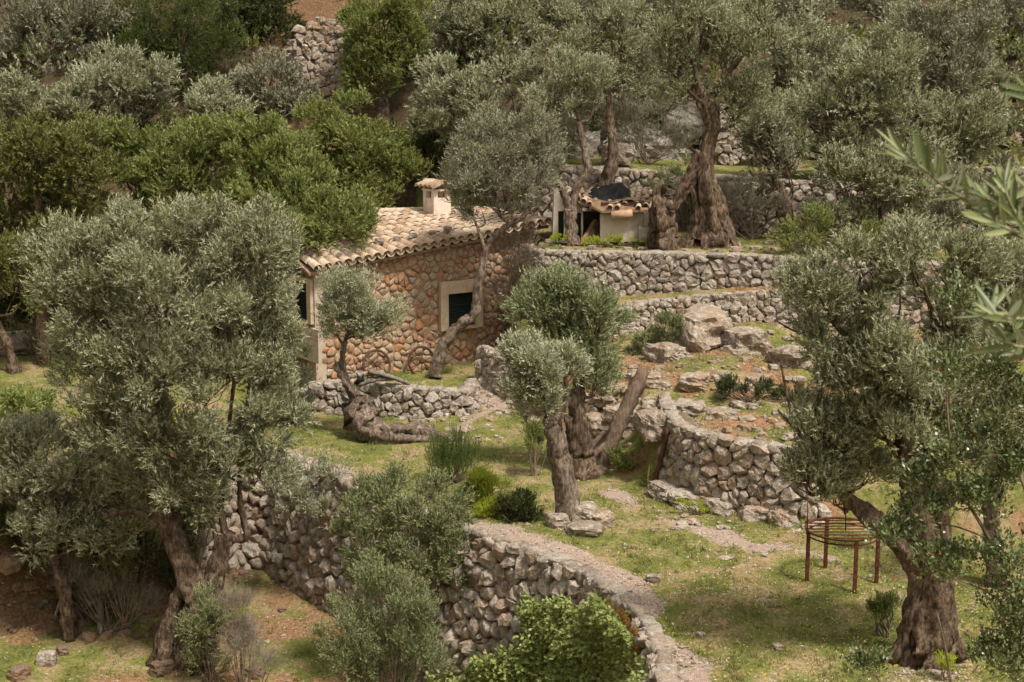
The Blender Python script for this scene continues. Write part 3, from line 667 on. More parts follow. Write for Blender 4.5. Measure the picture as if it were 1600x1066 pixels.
# roof
SB = 3.2; OV = .30
rise = lambda a: 4.22 - .28 * a / LEN - ztop(a)
slp = lambda a: rise(a) / SB
SL = slp(LEN / 2)
rdir = unit(v + UP * SL); rn_ = unit(np.cross(u, rdir))
rb = MB()
for sgn in (1,):
    V = [hp(-.25, -OV + .1, ztop(-.25) - OV * slp(0)), hp(LEN + .34, -OV + .1, ztop(LEN + .12) - OV * slp(LEN)), hp(LEN + .34, SB, 3.94), hp(-.25, SB, 4.22), hp(-.25, DEP + .2, ztop(0) - .05), hp(LEN + .34, DEP + .2, ztop(LEN) - .05)]
    V = [a + UP * .02 for a in V] + [a - UP * .05 for a in V]
    rb.add(V, [(0, 1, 2, 3), (3, 2, 5, 4), (7, 6, 9, 8), (8, 9, 10, 11), (0, 6, 7, 1), (3, 9, 6, 0), (1, 7, 8, 2), (4, 10, 9, 3), (2, 8, 11, 5), (5, 11, 10, 4)])
roof = rb.build('roof', PAN, house, False)
def tile_mesh(r0, r1, ln, th=.014, n=6, flip=1):
    V = []; F = []
    for (rr0, rr1) in ((r0, r1), (r0 - th, r1 - th)):
        for (yy, r) in ((0, rr0), (ln, rr1)):
            for k in range(n + 1): a = math.pi * k / n; V.append((r * math.cos(a), yy, flip * r * math.sin(a) * .95))
    m = n + 1
    for k in range(n):
        F += [(k, k + 1, m + k + 1, m + k), (2 * m + k + 1, 2 * m + k, 3 * m + k, 3 * m + k + 1), (k + 1, k, 2 * m + k, 2 * m + k + 1)]
    return V, F
V_, F_ = tile_mesh(.135, .112, .50); TM = pymesh('roof_tile', V_, F_); TM.materials.append(TILE)
V_, F_ = tile_mesh(.13, .11, .50, flip=-1); PV, PF = np.array(V_), F_
NC = 26; sp = (LEN + .56) / NC; rows = 9; ex = (SB + OV) / rows / math.cos(math.atan(SL)); pans = MB(); prn = []
for r in range(rows):
    for k in range(NC):
        a = -.2 + (k + .5) * sp; b = -OV - .06 + r * ex * math.cos(math.atan(SL))
        zz = ztop(a) + b * slp(a) + .10 + random.uniform(0, .014) + (.03 if r == 0 else 0); rdir = unit(v + UP * slp(a)); rn_ = unit(np.cross(u, rdir))
        yaw = random.uniform(-.05, .05); X = u * math.cos(yaw) + rdir * math.sin(yaw); Yd = unit(rdir * math.cos(yaw) - u * math.sin(yaw) - rn_ * .04)
        link('roof_tile', TM, None, roof, frameM(hp(a, b, zz), X, Yd, unit(np.cross(X, Yd))))
        a2 = a + sp / 2; base = hp(a2, b + .03, ztop(a2) + (b + .03) * slp(a2) + .15)
        W = base + PV[:, :1] * u + PV[:, 1:2] * rdir + PV[:, 2:] * rn_; pans.add(W, PF); prn += [random.random() * .25] * len(W)
link('pan_tiles', pymesh('pan_tiles', np.concatenate(pans.V), pans.F, True, prn), TILE, roof, None, 'stuff')
V_, F_ = tile_mesh(.13, .11, .42); RM = pymesh('ridge_tile', V_, F_); RM.materials.append(TILE)
for k in range(22):
    a = -.2 + k * (LEN + .3) / 22; link('ridge_tile', RM, None, roof, frameM(hp(a, SB, ztop(a) + rise(a) + .07), -v, u, UP))
# chimney
ca = 0
for m in np.linspace(0, LEN, 200):
    if proj(hp(m, 2.3, 4.3))[0] < 684: ca = m
cz = ztop(ca) + 2.3 * slp(ca)
cb = MB(); cwid = .58
cb.box(hp(ca, 2.3, cz + .26), (cwid, cwid, .78), u, v, UP)
for sx in (-1, 1):
    for sy in (-1, 1): cb.box(hp(ca + sx * (cwid / 2 - .07), 2.3 + sy * (cwid / 2 - .07), cz + .75), (.14, .14, .2), u, v, UP)
cb.box(hp(ca, 2.3, cz + .879), (cwid + .06, cwid + .06, .055), u, v, UP)
cb.box(hp(ca, 2.3, cz + .04), (cwid + .12, cwid + .12, .2), u, v, UP)
chim = cb.build('chimney', WHITEP, house, False)
for k in range(4):
    for j in (-1, 1):
        Yd = unit(-u * j * .95 + UP * .32); link('chimney_tile', RM, None, chim, frameM(hp(ca + j * .45, 2.3 - .36 + k * .24, cz + .94), v * j * 1.0, Yd, unit(np.cross(v * j, Yd))))
for k in range(3): link('chimney_tile', RM, None, chim, frameM(hp(ca, 2.3 - .45 + k * .33, cz + 1.05), u, v, UP))
# stones weighing down the roof tiles
for k, (px, py, w, lab) in enumerate([(602, 386, .26, 'dark round stone lying on the roof tiles left of the others'), (628, 371, .2, 'small flat grey stone on the roof tiles'), (653, 362, .24, 'squarish grey stone on the roof tiles'), (683, 360, .2, 'lichen covered stone on the roof tiles below the chimney'), (707, 356, .26, 'long brown stone on the roof tiles right of the chimney')]):
    a = find_u(px); b = .22
    scatter_stone('roof_stone', lab, 'stone', px, py, w, w * .6, STONEG, p=hp(a, b, ztop(a) + b * slp(a) + .24), group='stones weighing down the roof tiles', sink=.1)
# rusty cart wheel rims against the wall
def hoop(px, py, rad, lab):
    a = find_u(px); c = hp(a, -.28, zat(a, py)); root = empty('cart_wheel', c - UP * rad, lab, 'cart wheel', 'rusty wheels leaning on the house wall')
    nrm = unit(-v + UP * .25); yy = unit(UP + v * .25)
    t = np.linspace(0, 2 * np.pi, 37); m = MB()
    P_ = np.array([c + (u * math.cos(x) + yy * math.sin(x)) * rad for x in t]); m.tube(P_, .036, 6, False); m.build('rim', RUSTB, root)
    m = MB(); m.tube([c - nrm * .05, c + nrm * .05], .06, 10); m.build('hub', RUSTB, root)
    for k in range(6):
        x = k / 6 * 2 * np.pi + .3; m = MB(); m.tube([c, c + (u * math.cos(x) + yy * math.sin(x)) * rad], .012, 5); m.build('spoke', RUSTB, root)
hoop(650, 563, .41, 'rusty spoked wheel leaning on the house wall below the right window'); hoop(579, 568, .40, 'rusty iron wheel leaning on the wall behind the low stone wall, half hidden')

# ------------------------------------------------------------------ little shed on the upper terrace
SY = 42.9; gz = 3.45
def sp_(px, py, Y=SY): return at(px, py, Y)
shed = empty('shed', sp_(905, 376), 'tiny whitewashed shed with green doors and sagging tile roof', 'shed')
def slab(name, pts, Y, th, mat, parent, smooth=False):
    A = [at(px, py, Y) for px, py in pts]; B = [p + np.array([0, th, 0]) for p in A]; n = len(A); m = MB()
    m.add(A + B, [tuple(range(n))[::-1], tuple(range(n, 2 * n))] + [(i, (i + 1) % n, n + (i + 1) % n, n + i) for i in range(n)]); return m.build(name, mat, parent, smooth)
slab('wall', [(863, 380), (872, 380), (872, 330), (881, 330), (881, 380), (896, 380), (896, 331), (908, 333), (908, 380), (911, 380), (911, 330), (893, 304), (882, 300), (866, 305)], 42.9, 1.3, WHITEP, shed)
slab('door', [(872.3, 380), (880.7, 380), (880.7, 330.5), (872.3, 330.5)], 42.97, .05, SHUT, shed)
dr = slab('door', [(896.3, 380), (907.7, 380), (907.7, 333), (896.3, 332)], 42.97, .05, SHUT, shed)
for k in range(9):
    a = at(902, 337 + k * 4.6, 42.95); m = MB(); m.box(a, (.18, .03, .02)); m.build('slat', SHUT, dr, False)
slab('wall', [(938, 378), (938, 335), (1012, 333), (1014, 378)], 42.6, .25, WHITEP, shed)
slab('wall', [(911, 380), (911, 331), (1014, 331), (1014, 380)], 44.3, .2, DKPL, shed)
slab('wall', [(1009, 378), (1009, 334), (1014, 334), (1014, 378)], 42.9, 1.5, WHITEP, shed)
# roof: back slope rising to the terrace wall
rf = MB(); A = [at(888, 302, 42.7), at(940, 330, 42.35), at(1020, 328, 42.35), at(1018, 300, 44.9), at(935, 296, 44.9), at(884, 296, 44.0)]
nA = len(A); rf.add([a for a in A] + [a - UP * .06 for a in A], [tuple(range(nA)), tuple(range(nA, 2 * nA))[::-1]] + [(i, nA + i, nA + (i + 1) % nA, (i + 1) % nA) for i in range(nA)])
srf = rf.build('roof', PAN, shed, False)
V_, F_ = tile_mesh(.085, .07, .40, n=5); STM = pymesh('roof_tile', V_, F_); STM.materials.append(TILE)
fl, fr_, bl, br_ = at(893, 308, 42.55), at(1020, 329, 42.3), at(890, 297, 44.0), at(1018, 302, 44.9)
mid_l = at(930, 327, 42.35)
for i in range(13):
    s = i / 12; f0_ = fl * max(0, 1 - 3 * s) + mid_l * min(3 * s, 1) if s < .33 else mid_l + (fr_ - mid_l) * (s - .33) / .67
    bk = bl + (br_ - bl) * s; dv = bk - f0_; Ln = np.linalg.norm(dv); nt = max(2, int(Ln / .36))
    for j in range(nt):
        if random.random() < .12: continue
        d = unit(dv + np.array([random.uniform(-.35, .35), 0, random.uniform(-.03, .08)])); X = unit(np.cross(d, UP)); link('roof_tile', STM, None, srf, frameM(f0_ + dv * j / nt + UP * .05, X, d, unit(np.cross(X, d))))
# things on and beside the shed
m = MB(); TP = []
nx_, ny_ = 26, 14
for j in range(ny_):
    for i in range(nx_):
        px = 918 + 66 * i / (nx_ - 1) - 0 * j; Yd = 43.0 + 1.3 * j / (ny_ - 1); p = at(px, 318, Yd); rr = min(1, (1 - abs(2 * i / (nx_ - 1) - 1)) * 3, (1 - abs(2 * j / (ny_ - 1) - 1)) * 3)
        base = at(px, 318, 42.9)[2] + .06 + (Yd - 42.9) * .16
        TP.append((p[0] + .05 * math.sin(j * 2.1), Yd, base + rr * (.17 + .13 * float(fbm(np.array([px * .06, j * .5, 3.3]), 1.0, 3, 5)))))
m.add(TP, [(j * nx_ + i, j * nx_ + i + 1, (j + 1) * nx_ + i + 1, (j + 1) * nx_ + i) for j in range(ny_ - 1) for i in range(nx_ - 1)])
props(m.build('tarpaulin', TARP, None, False), 'crumpled black tarpaulin lying on the shed roof', 'tarpaulin')
for i, (a, b) in enumerate([((940, 322), (1010, 312)), ((960, 327), (1018, 318)), ((985, 324), (1035, 327)), ((975, 315), (1030, 313))]):
    A_ = at(*a, 42.5 + .12 * i); B_ = at(*b, 42.7 + .2 * i); d = unit(B_ - A_); X = unit(np.cross(d, UP)); q = MB(); q.box((A_ + B_) / 2 + UP * .09, (.14, np.linalg.norm(B_ - A_), .03), X, d, unit(np.cross(X, d)))
    props(q.build('roof_plank', PLANKM, None, False), ['weathered plank lying on the shed roof beside the tarpaulin', 'brown plank along the front of the shed roof', 'plank overhanging the right end of the shed roof', 'plank at the back of the shed roof'][i], 'plank', 'planks on the shed roof')
m = MB(); A_ = at(955, 337, 42.3); B_ = at(988, 334, 42.3); m.tube([A_, (A_ + B_) / 2, B_], .12, 14); props(m.build('clay_pipe', PIPEM), 'short thick clay pipe lying along the low shed wall', 'pipe')
for i in range(7):
    A_ = at(905 + i * 5, 385 + (i % 3), 42.35 + .07 * i); B_ = at(930 + i * 1.6, 343 + i * 2, 43.0 + .05 * i); d = unit(B_ - A_); X = unit(np.cross(d, UP)); q = MB(); q.box((A_ + B_) / 2, (.1, np.linalg.norm(B_ - A_), .03), X, d, unit(np.cross(X, d)))
    props(q.build('leaning_plank', PLANKM, None, False), ['leftmost reddish', 'second from left reddish', 'third from left reddish', 'middle reddish', 'third from right brown', 'second from right brown', 'rightmost brown'][i] + ' plank of the heap leaning in the shed bay', 'plank', 'planks leaning in the shed bay')
for (px, py, w, h, lab) in ((1006, 366, .30, .42, 'grey concrete block standing lower beside the shed'), (1014, 343, .28, .36, 'grey concrete block stacked on the other one beside the shed')):
    m = MB(); c = at(px, py, 42.25); m.box(c, (w, .25, h)); props(m.build('concrete_block', BLOCKM, None, False), lab, 'concrete block', 'concrete blocks beside the shed')

# ------------------------------------------------------------------ boulders and rocks
scatter_stone('boulder', 'pale block of rock sitting on the upper terrace wall', 'boulder', 966, 252, 1.0, .72, ROCK, Y=46.3)
bd = at(872, 225, 48.6)
scatter_stone('boulder', 'huge slanting grey boulder above the shed roof', 'boulder', 872, 230, 2.4, 1.7, BOULD, d=1.5, rz=.4, p=bd - np.array([0, 0, .9]))
scatter_stone('boulder', 'dark overhanging boulder between the trunks on the upper terrace', 'boulder', 1090, 175, 2.0, 1.3, BOULD, p=at(1085, 190, 49.8) - np.array([0, 0, .3]))
scatter_stone('boulder', 'large grey shadowed boulder behind the dry shrub', 'boulder', 1000, 200, 3.0, 1.6, BOULD, p=at(1000, 225, 50.0) - np.array([0, 0, .5]))
scatter_stone('boulder', 'smooth grey boulder on the grass at the left edge', 'boulder', 25, 545, 1.9, .75, ROCK, p=ground(15, 550))
scatter_stone('boulder', 'rounded brown rock on the lower grass', 'boulder', 72, 965, .42, .34, STONE, p=atz(74, 968, -3.0 - .0) * 0 + ground(74, 1035))
for i, (px, py, w, h, lab) in enumerate([(1095, 528, 1.7, 1.1, 'largest pale craggy outcrop just below the stepped stone wall'), (1160, 545, 1.3, .8, 'pale craggy rock right of the largest outcrop'), (1040, 560, 1.0, .6, 'grey rock left below the largest outcrop'), (1010, 600, .8, .45, 'whitish rock above the sawn top of the leaning log'), (1085, 600, .9, .4, 'flat grey rock ledge in the middle of the orange slope'), (1185, 600, .7, .35, 'rock ledge above the dark creeping shrub'), (955, 625, .9, .6, 'stained rock on the bank left of the leaning log'), (985, 668, 1.2, .8, 'brown overhanging rock over the dark hollow'), (1020, 672, .9, .6, 'rock at the left end of the curved terrace wall top'), (930, 672, .7, .6, 'grey rock in the bank behind the greener olive'), (1130, 650, .7, .25, 'low rock showing above the curved terrace wall'), (1230, 570, 1.1, .7, 'dark grey rock half hidden behind the right hand crown'), (822, 585, .6, .5, 'rock on the bank left of the two centre crowns'), (1075, 640, .9, .3, 'flat stone in the orange earth above the curved wall')]):
    scatter_stone('rock_outcrop', lab, 'rock', px, py, w, h, ROCK, rz=random.uniform(0, 3), group='rocks on the orange slope', sink=.35)
def rubble(name, label, n, box, s0, s1, mat, seed, test=None, sink=.2):
    """countless small broken stones as one object"""
    rg = np.random.default_rng(seed); bases = [craggy(k * 13 + seed, 1, .5) for k in range(6)]; Vs = []; Fs = []; rn = []; c = 0
    for _ in range(n):
        px = rg.uniform(box[0], box[2]); py = rg.uniform(box[1], box[3])
        if test and not test(px, py): continue
        p = ground(px, py); s_ = s0 + (s1 - s0) * rg.random() ** 2.5; Vb, Fb = bases[rg.integers(6)]; a = rg.uniform(0, 6.3); ca_, sa_ = math.cos(a), math.sin(a)
        W = Vb * np.array([s_, s_ * rg.uniform(.6, 1), s_ * rg.uniform(.4, .8)]); W = np.stack([W[:, 0] * ca_ - W[:, 1] * sa_, W[:, 0] * sa_ + W[:, 1] * ca_, W[:, 2]], -1) + p + np.array([0, 0, s_ * (.3 - sink)])
        Vs.append(W); Fs += [[i + c for i in f] for f in Fb]; c += len(W); rn += [rg.random()] * len(W)
    props(link(name, pymesh(name, np.concatenate(Vs), Fs, False, rn), mat, None, None, 'stuff'), label)
rubble('slope_rubble', 'broken pale stones and rubble strewn over the orange slope', 560, (900, 480, 1330, 700), .06, .36, ROCK, 1, lambda px, py: py > 480 + (1150 - px) * .1 and px > 900 + max(0, (600 - py)) * .5)
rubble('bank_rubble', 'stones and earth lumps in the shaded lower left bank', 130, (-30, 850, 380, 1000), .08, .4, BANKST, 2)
rubble('terrace_rubble', 'pale rubble at the foot of the trees on the shed terrace', 110, (850, 372, 1260, 395), .08, .4, ROCK, 3)
rubble('path_rubble', 'loose rubble beside the low wall and along the path', 130, (640, 600, 800, 690), .05, .22, STONE, 4)
rubble('corner_rubble', 'loose stones at the foot of the house corner', 120, (440, 600, 560, 650), .08, .3, STONE, 5)
rubble('foot_rubble', 'small stones at the foot of the curved terrace wall', 90, (1020, 770, 1260, 830), .05, .25, STONE, 6)
for i, (px, py, w, h, lab) in enumerate([(905, 815, .75, .5, 'craggy rock at the right foot of the centre olive'), (935, 822, .6, .38, 'low mossy rock right of the centre olive'), (872, 822, .5, .35, 'rock at the left foot of the centre olive'), (915, 835, .7, .28, 'flat rock in front of the centre olive')]):
    scatter_stone('rock', lab, 'rock', px, py, w, h, ROCK, rz=i, group='rocks round the centre olive')
for i, (px, py, w, h) in enumerate([(1075, 790, .8, .45), (1130, 800, .7, .4), (1045, 775, .9, .4), (1180, 812, .6, .38), (1220, 815, .5, .36), (1100, 760, .5, .35)]):
    scatter_stone('rock', ['mossy rock beside the yellow green weeds at the wall foot', 'large pale rock at the wall foot', 'flat stained rock by the rusty post foot', 'low rock at the foot of the wall right of the large pale one', 'small rounded rock near the right end of the wall foot', 'rough rock built into the lower courses of the curved wall'][i], 'rock', px, py, w, h, STONE, rz=i, group='boulders at the foot of the terrace wall')
for i, (px, py, w, lab) in enumerate([(72, 1035, .42, 'largest rounded brown rock in the row on the lower grass'), (30, 1058, .45, 'stone at the bottom left end of the row on the lower grass'), (98, 1020, .3, 'grey stone right of the largest rounded brown rock'), (140, 1000, .32, 'stone at the far end of the row near the grey post'), (252, 1050, .5, 'stone heap at the left root of the forked olive'), (375, 1005, .6, 'pinkish rock among dry twigs right of the forked olive'), (398, 1055, .4, 'flat stone at the bottom edge right of the forked olive'), (440, 955, .18, 'small white stone on the lower grass'), (20, 885, .6, 'reddish boulder in the lower left corner'), (85, 880, .5, 'brown boulder behind the leaning poles'), (235, 905, .6, 'brown rock in the shade left of the forked olive'), (150, 920, .5, 'upright reddish rock beside the grey post')]):
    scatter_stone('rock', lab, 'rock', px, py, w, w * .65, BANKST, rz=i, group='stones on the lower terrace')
for i, (px, py, w, lab) in enumerate([(1020, 908, .26, 'white stone lying at the edge of the gravel path'), (1195, 870, .14, 'small orange stone on the grass left of the iron stand'), (1095, 995, .16, 'stone on the shaded grass near the bottom'), (470, 650, .28, 'pale stone on the grass below the house corner'), (750, 632, .3, 'stone on the gravel at the end of the low wall'), (1215, 1015, .2, 'pale stone in the litter near the ancient olive')]):
    scatter_stone('loose_stone', lab, 'stone', px, py, w, w * .6, STONE, rz=i, group='loose stones on the path and grass')
for i, (px, py, w, lab) in enumerate([(512, 128, .9, 'bright orange stained rock below the ruined hillside wall'), (478, 88, 1.3, 'pale rock at the left of the ruined hillside wall'), (370, 10, 1.2, 'reddish rock at the top edge above the pine'), (1290, 75, 1.0, 'brown rock high between the silvery crowns'), (1580, 225, .8, 'reddish rock under the upper right trees')]):
    scatter_stone('rock', lab, 'rock', px, py, w, w * .7, ROCK, rz=i, group='rocks on the upper hillside')
# ------------------------------------------------------------------ rusty frame table
FY = 25.0
fc = atz(1314, 902, 0); fc = np.array([fc[0], fc[1], Hz(fc[0], fc[1])])
ft_ = empty('iron_stand', fc, 'round rusty red iron frame on four legs on the grass', 'iron stand')
RAD = .62; hgt = .90
def circ(r, z, n=40): t = np.linspace(0, 2 * np.pi, n); return np.array([fc + np.array([math.cos(x) * r, math.sin(x) * r, z]) for x in t])
m = MB(); m.tube(circ(RAD, hgt), .022, 6, False); m.build('ring', RUST, ft_)
m = MB(); m.tube(circ(RAD * .97, hgt - .09), .016, 6, False); m.build('ring', RUST, ft_)
for k in range(7):
    xx = -.48 + k * .16; hh = math.sqrt(RAD ** 2 - xx ** 2); m = MB(); m.tube([fc + np.array([-hh, xx, hgt]), fc + np.array([hh, xx, hgt])], .011, 5); m.build('bar', RUST, ft_)
for (dx, dy) in ((-.60, -.12), (-.15, .58), (.10, -.60), (.59, -.05)):
    p0 = fc + np.array([dx, dy, 0]); p0[2] = Hz(p0[0], p0[1]) - .04; m = MB(); m.box((p0 + fc + np.array([dx, dy, hgt - .02])) / 2, (.06, .05, hgt + fc[2] - p0[2])); m.build('leg', RUST, ft_, False)
for dx in (-.62, .02): m = MB(); m.tube([fc + np.array([dx, -.1, hgt]), fc + np.array([dx - .01, -.1, hgt + .55])], .010, 5); m.build('rod', RUST, ft_)
# leaning rusty post
p0 = ground(1019, 764); p1 = at(1043, 672, p0[1] - .35); m = MB(); m.tube(catmull([p0 - UP * .1, p0 * .5 + p1 * .5 + np.array([.03, 0, 0]), p1], 8), .055, 8, flute=.3, rough=.5); props(m.build('iron_post', RUSTB), 'leaning reddish rusty post at the end of the curved terrace wall', 'post')
# dead leaning log
p0 = ground(940, 735); p1 = at(1006, 578, p0[1] + .6); m = MB(); m.tube(catmull([p0 - UP * .1, p0 * .6 + p1 * .4 + np.array([-.04, 0, 0]), p1], 10), np.linspace(.17, .15, 21), 12, flute=.12, rough=.25); props(m.build('leaning_log', DEADW), 'sawn grey brown olive log leaning up against the rocky bank', 'log')
for i, (a, b, r) in enumerate([((905, 740), (952, 690), .07), ((925, 742), (985, 735), .13), ((912, 720), (945, 675), .06)]):
    p0 = ground(*a); p1 = at(*b, p0[1] + .3); m = MB(); m.tube(catmull([p0, (p0 + p1) / 2 + UP * .05, p1], 6), r, 8, flute=.2, rough=.3); props(m.build('fallen_log', DEADW), ['thin dead limb propped behind the centre olive trunks', 'fallen log lying by the foot of the bank', 'short dead branch leaning beside the fallen log'][i], 'log', 'dead wood by the bank')
# charred root on pile
p0 = at(562, 596, 35.9); p0[2] = max(p0[2], .72); m = MB(); m.tube([p0 + np.array([-.1, 0, -.06]), p0 + np.array([.0, 0, .04]), p0 + np.array([.12, 0, .02])], [.05, .08, .03], 8, rough=.4); m.tube([p0, p0 + np.array([-.07, 0, .2])], [.04, .012], 6); m.tube([p0 + np.array([.05, 0, 0]), p0 + np.array([.1, 0, .19])], [.04, .012], 6)
props(m.build('charred_root', CHAR), 'small charred black forked root on the stone pile', 'charred wood')
for i, (a, b, r) in enumerate([((540, 590), (600, 583), .06), ((560, 600), (615, 590), .07), ((575, 580), (640, 600), .05)]):
    q0 = at(*a, 36.4); q1 = at(*b, 36.6); m = MB(); m.tube(catmull([q0, (q0 + q1) / 2 + UP * .03, q1], 5), [r] * 11 if False else r, 8, flute=.2, rough=.4); props(m.build('driftwood_log', GREYW), ['grey log on the stone pile under the left wheel', 'thick grey log on top of the stone pile', 'slender grey log slanting over the stone pile'][i], 'log', 'grey logs on the stone pile')
# poles and pipe in the shaded corner on the left
for i, (a, b, r, mt, nm, lab) in enumerate([((60, 948), (90, 925), .09, GPIPE, 'drain_pipe', 'dark grey pipe lying in the shaded left corner'), ((85, 965), (122, 862), .035, GREYW, 'wooden_pole', 'thin brown pole leaning in the shaded left corner'), ((93, 966), (126, 870), .03, GREYW, 'wooden_pole', 'second thinner pole leaning beside the first one'), ((158, 990), (155, 935), .07, GREYW, 'wooden_post', 'short grey upright post on the shaded lower terrace')]):
    p0 = ground(*a); p1 = at(*b, p0[1] + .35); m = MB(); m.tube(catmull([p0 - UP * .03, (p0 + p1) / 2, p1], 3), r, 8); props(m.build(nm, mt), lab, nm.replace('_', ' '))
# ------------------------------------------------------------------ foliage
def leaves(P, D, K, L, W, spread=.8, tl=.25, tri=False, rng=RNG, up=0.0):
    """K leaves along each of the twigs starting at P towards D"""
    n = len(P); t = np.tile((np.arange(K) + .6) / K, n) + rng.uniform(-.3, .3, n * K) / K
    D2 = np.repeat(D, K, 0); P2 = np.repeat(P, K, 0); tl2 = np.repeat(rng.uniform(.7, 1.3, n) * tl, K)
    C = P2 + D2 * (t * tl2)[:, None]
    rv = unit(rng.normal(size=(n * K, 3))); pv = unit(np.cross(D2, rv)); s = rng.uniform(.5, 1.2, n * K)[:, None] * spread
    ld = unit(D2 + pv * s * 1.2 + np.array([0, 0, up])); sd = unit(np.cross(ld, unit(rng.normal(size=(n * K, 3)) + np.array([0, 0, 1.0]))))
    ll = (L * rng.uniform(.7, 1.25, n * K))[:, None]; ww = (W * rng.uniform(.75, 1.2, n * K))[:, None]
    tone = np.clip(np.repeat(rng.uniform(0, 1, n), K) * .5 + rng.uniform(0, 1, n * K) * .55 - .02, 0, 1)
    if tri: V = np.stack([C - sd * ww * .5, C + ld * ll, C + sd * ww * .5], 1).reshape(-1, 3); return V, 3, tone
    V = np.stack([C, C + ld * ll * .45 - sd * ww * .5, C + ld * ll, C + ld * ll * .5 + sd * ww * .5], 1).reshape(-1, 3); return V, 4, tone
def clumps(blobs, rs, dens, rng, gap=.0):
    """tuft centres spread through ellipsoid blobs, biased to their skins"""
    C = []; B = []
    for bi, (c, r) in enumerate(blobs):
        vol = 4.19 * r[0] * r[1] * r[2]; m = max(5, int(dens * vol ** .75 / rs ** 2.1))
        d = unit(rng.normal(size=(m, 3))); d[:, 2] = np.where((d[:, 2] < -.35) & (rng.random(m) < .6), -d[:, 2], d[:, 2]); rad = rng.random(m) ** .42
        rad *= .95 + .26 * vnoise(d * 1.0 + bi * 3.7, 2.2, bi)
        w_ = rng.random(m) < .17; rad = np.where(w_, rng.uniform(1.0, 1.28, m), rad); d[:, 2] = np.where(w_, np.abs(d[:, 2]) , d[:, 2])
        q = c + d * rad[:, None] * r; keep = vnoise(q, .9 / max(rs, .3) * .35, 7) > -1 + gap * 1.0
        C.append(q[keep]); B.append(np.full(keep.sum(), bi))
    return np.concatenate(C), np.concatenate(B)
def foliage(name, blobs, mat, parent, rs=.38, nleaf=20000, K=12, L=.08, W=.022, tl=.26, tri=True, seed=0, upb=.55, spread=.8, dens=1.0, gap=.35, kind=None):
    rng = np.random.default_rng(seed); C, B = clumps(blobs, rs, dens, rng, gap)
    nt = max(1, int(nleaf / K)); idx = rng.integers(len(C), size=nt)
    cc = np.array([b[0] for b in blobs])[B[idx]]
    out = unit(C[idx] - cc + np.array([0, 0, .25]))
    off = unit(rng.normal(size=(nt, 3)) + out * .7 + np.array([0, 0, .3])); rad = rng.random(nt) ** .5
    szs = rng.uniform(.45, 1.5, len(C))[idx]
    P = C[idx] + off * (rad * rs * .8 * szs)[:, None]
    D = unit(off * .8 + out * .5 + np.array([0, 0, upb]) + rng.normal(size=(nt, 3)) * .35)
    V, k, tone = leaves(P, D, K, L, W, spread, tl, tri, rng)
    tone = np.clip(tone + np.repeat(rng.uniform(-.15, .15, len(C))[idx], K), 0, 1)
    return link(name, fastmesh(name, V, k, tone), mat, parent, None, kind), C, B
def pxb(Y, blobs):
    out = []
    for b in blobs:
        px, py, rx, ry = b[:4]; dY = b[4] if len(b) > 4 else 0
        y = Y + dY; s = y / FPX; out.append((at(px, py, y), np.array([rx * s, (rx + ry) * .5 * s * .95, ry * s])))
    return out
TREES = []
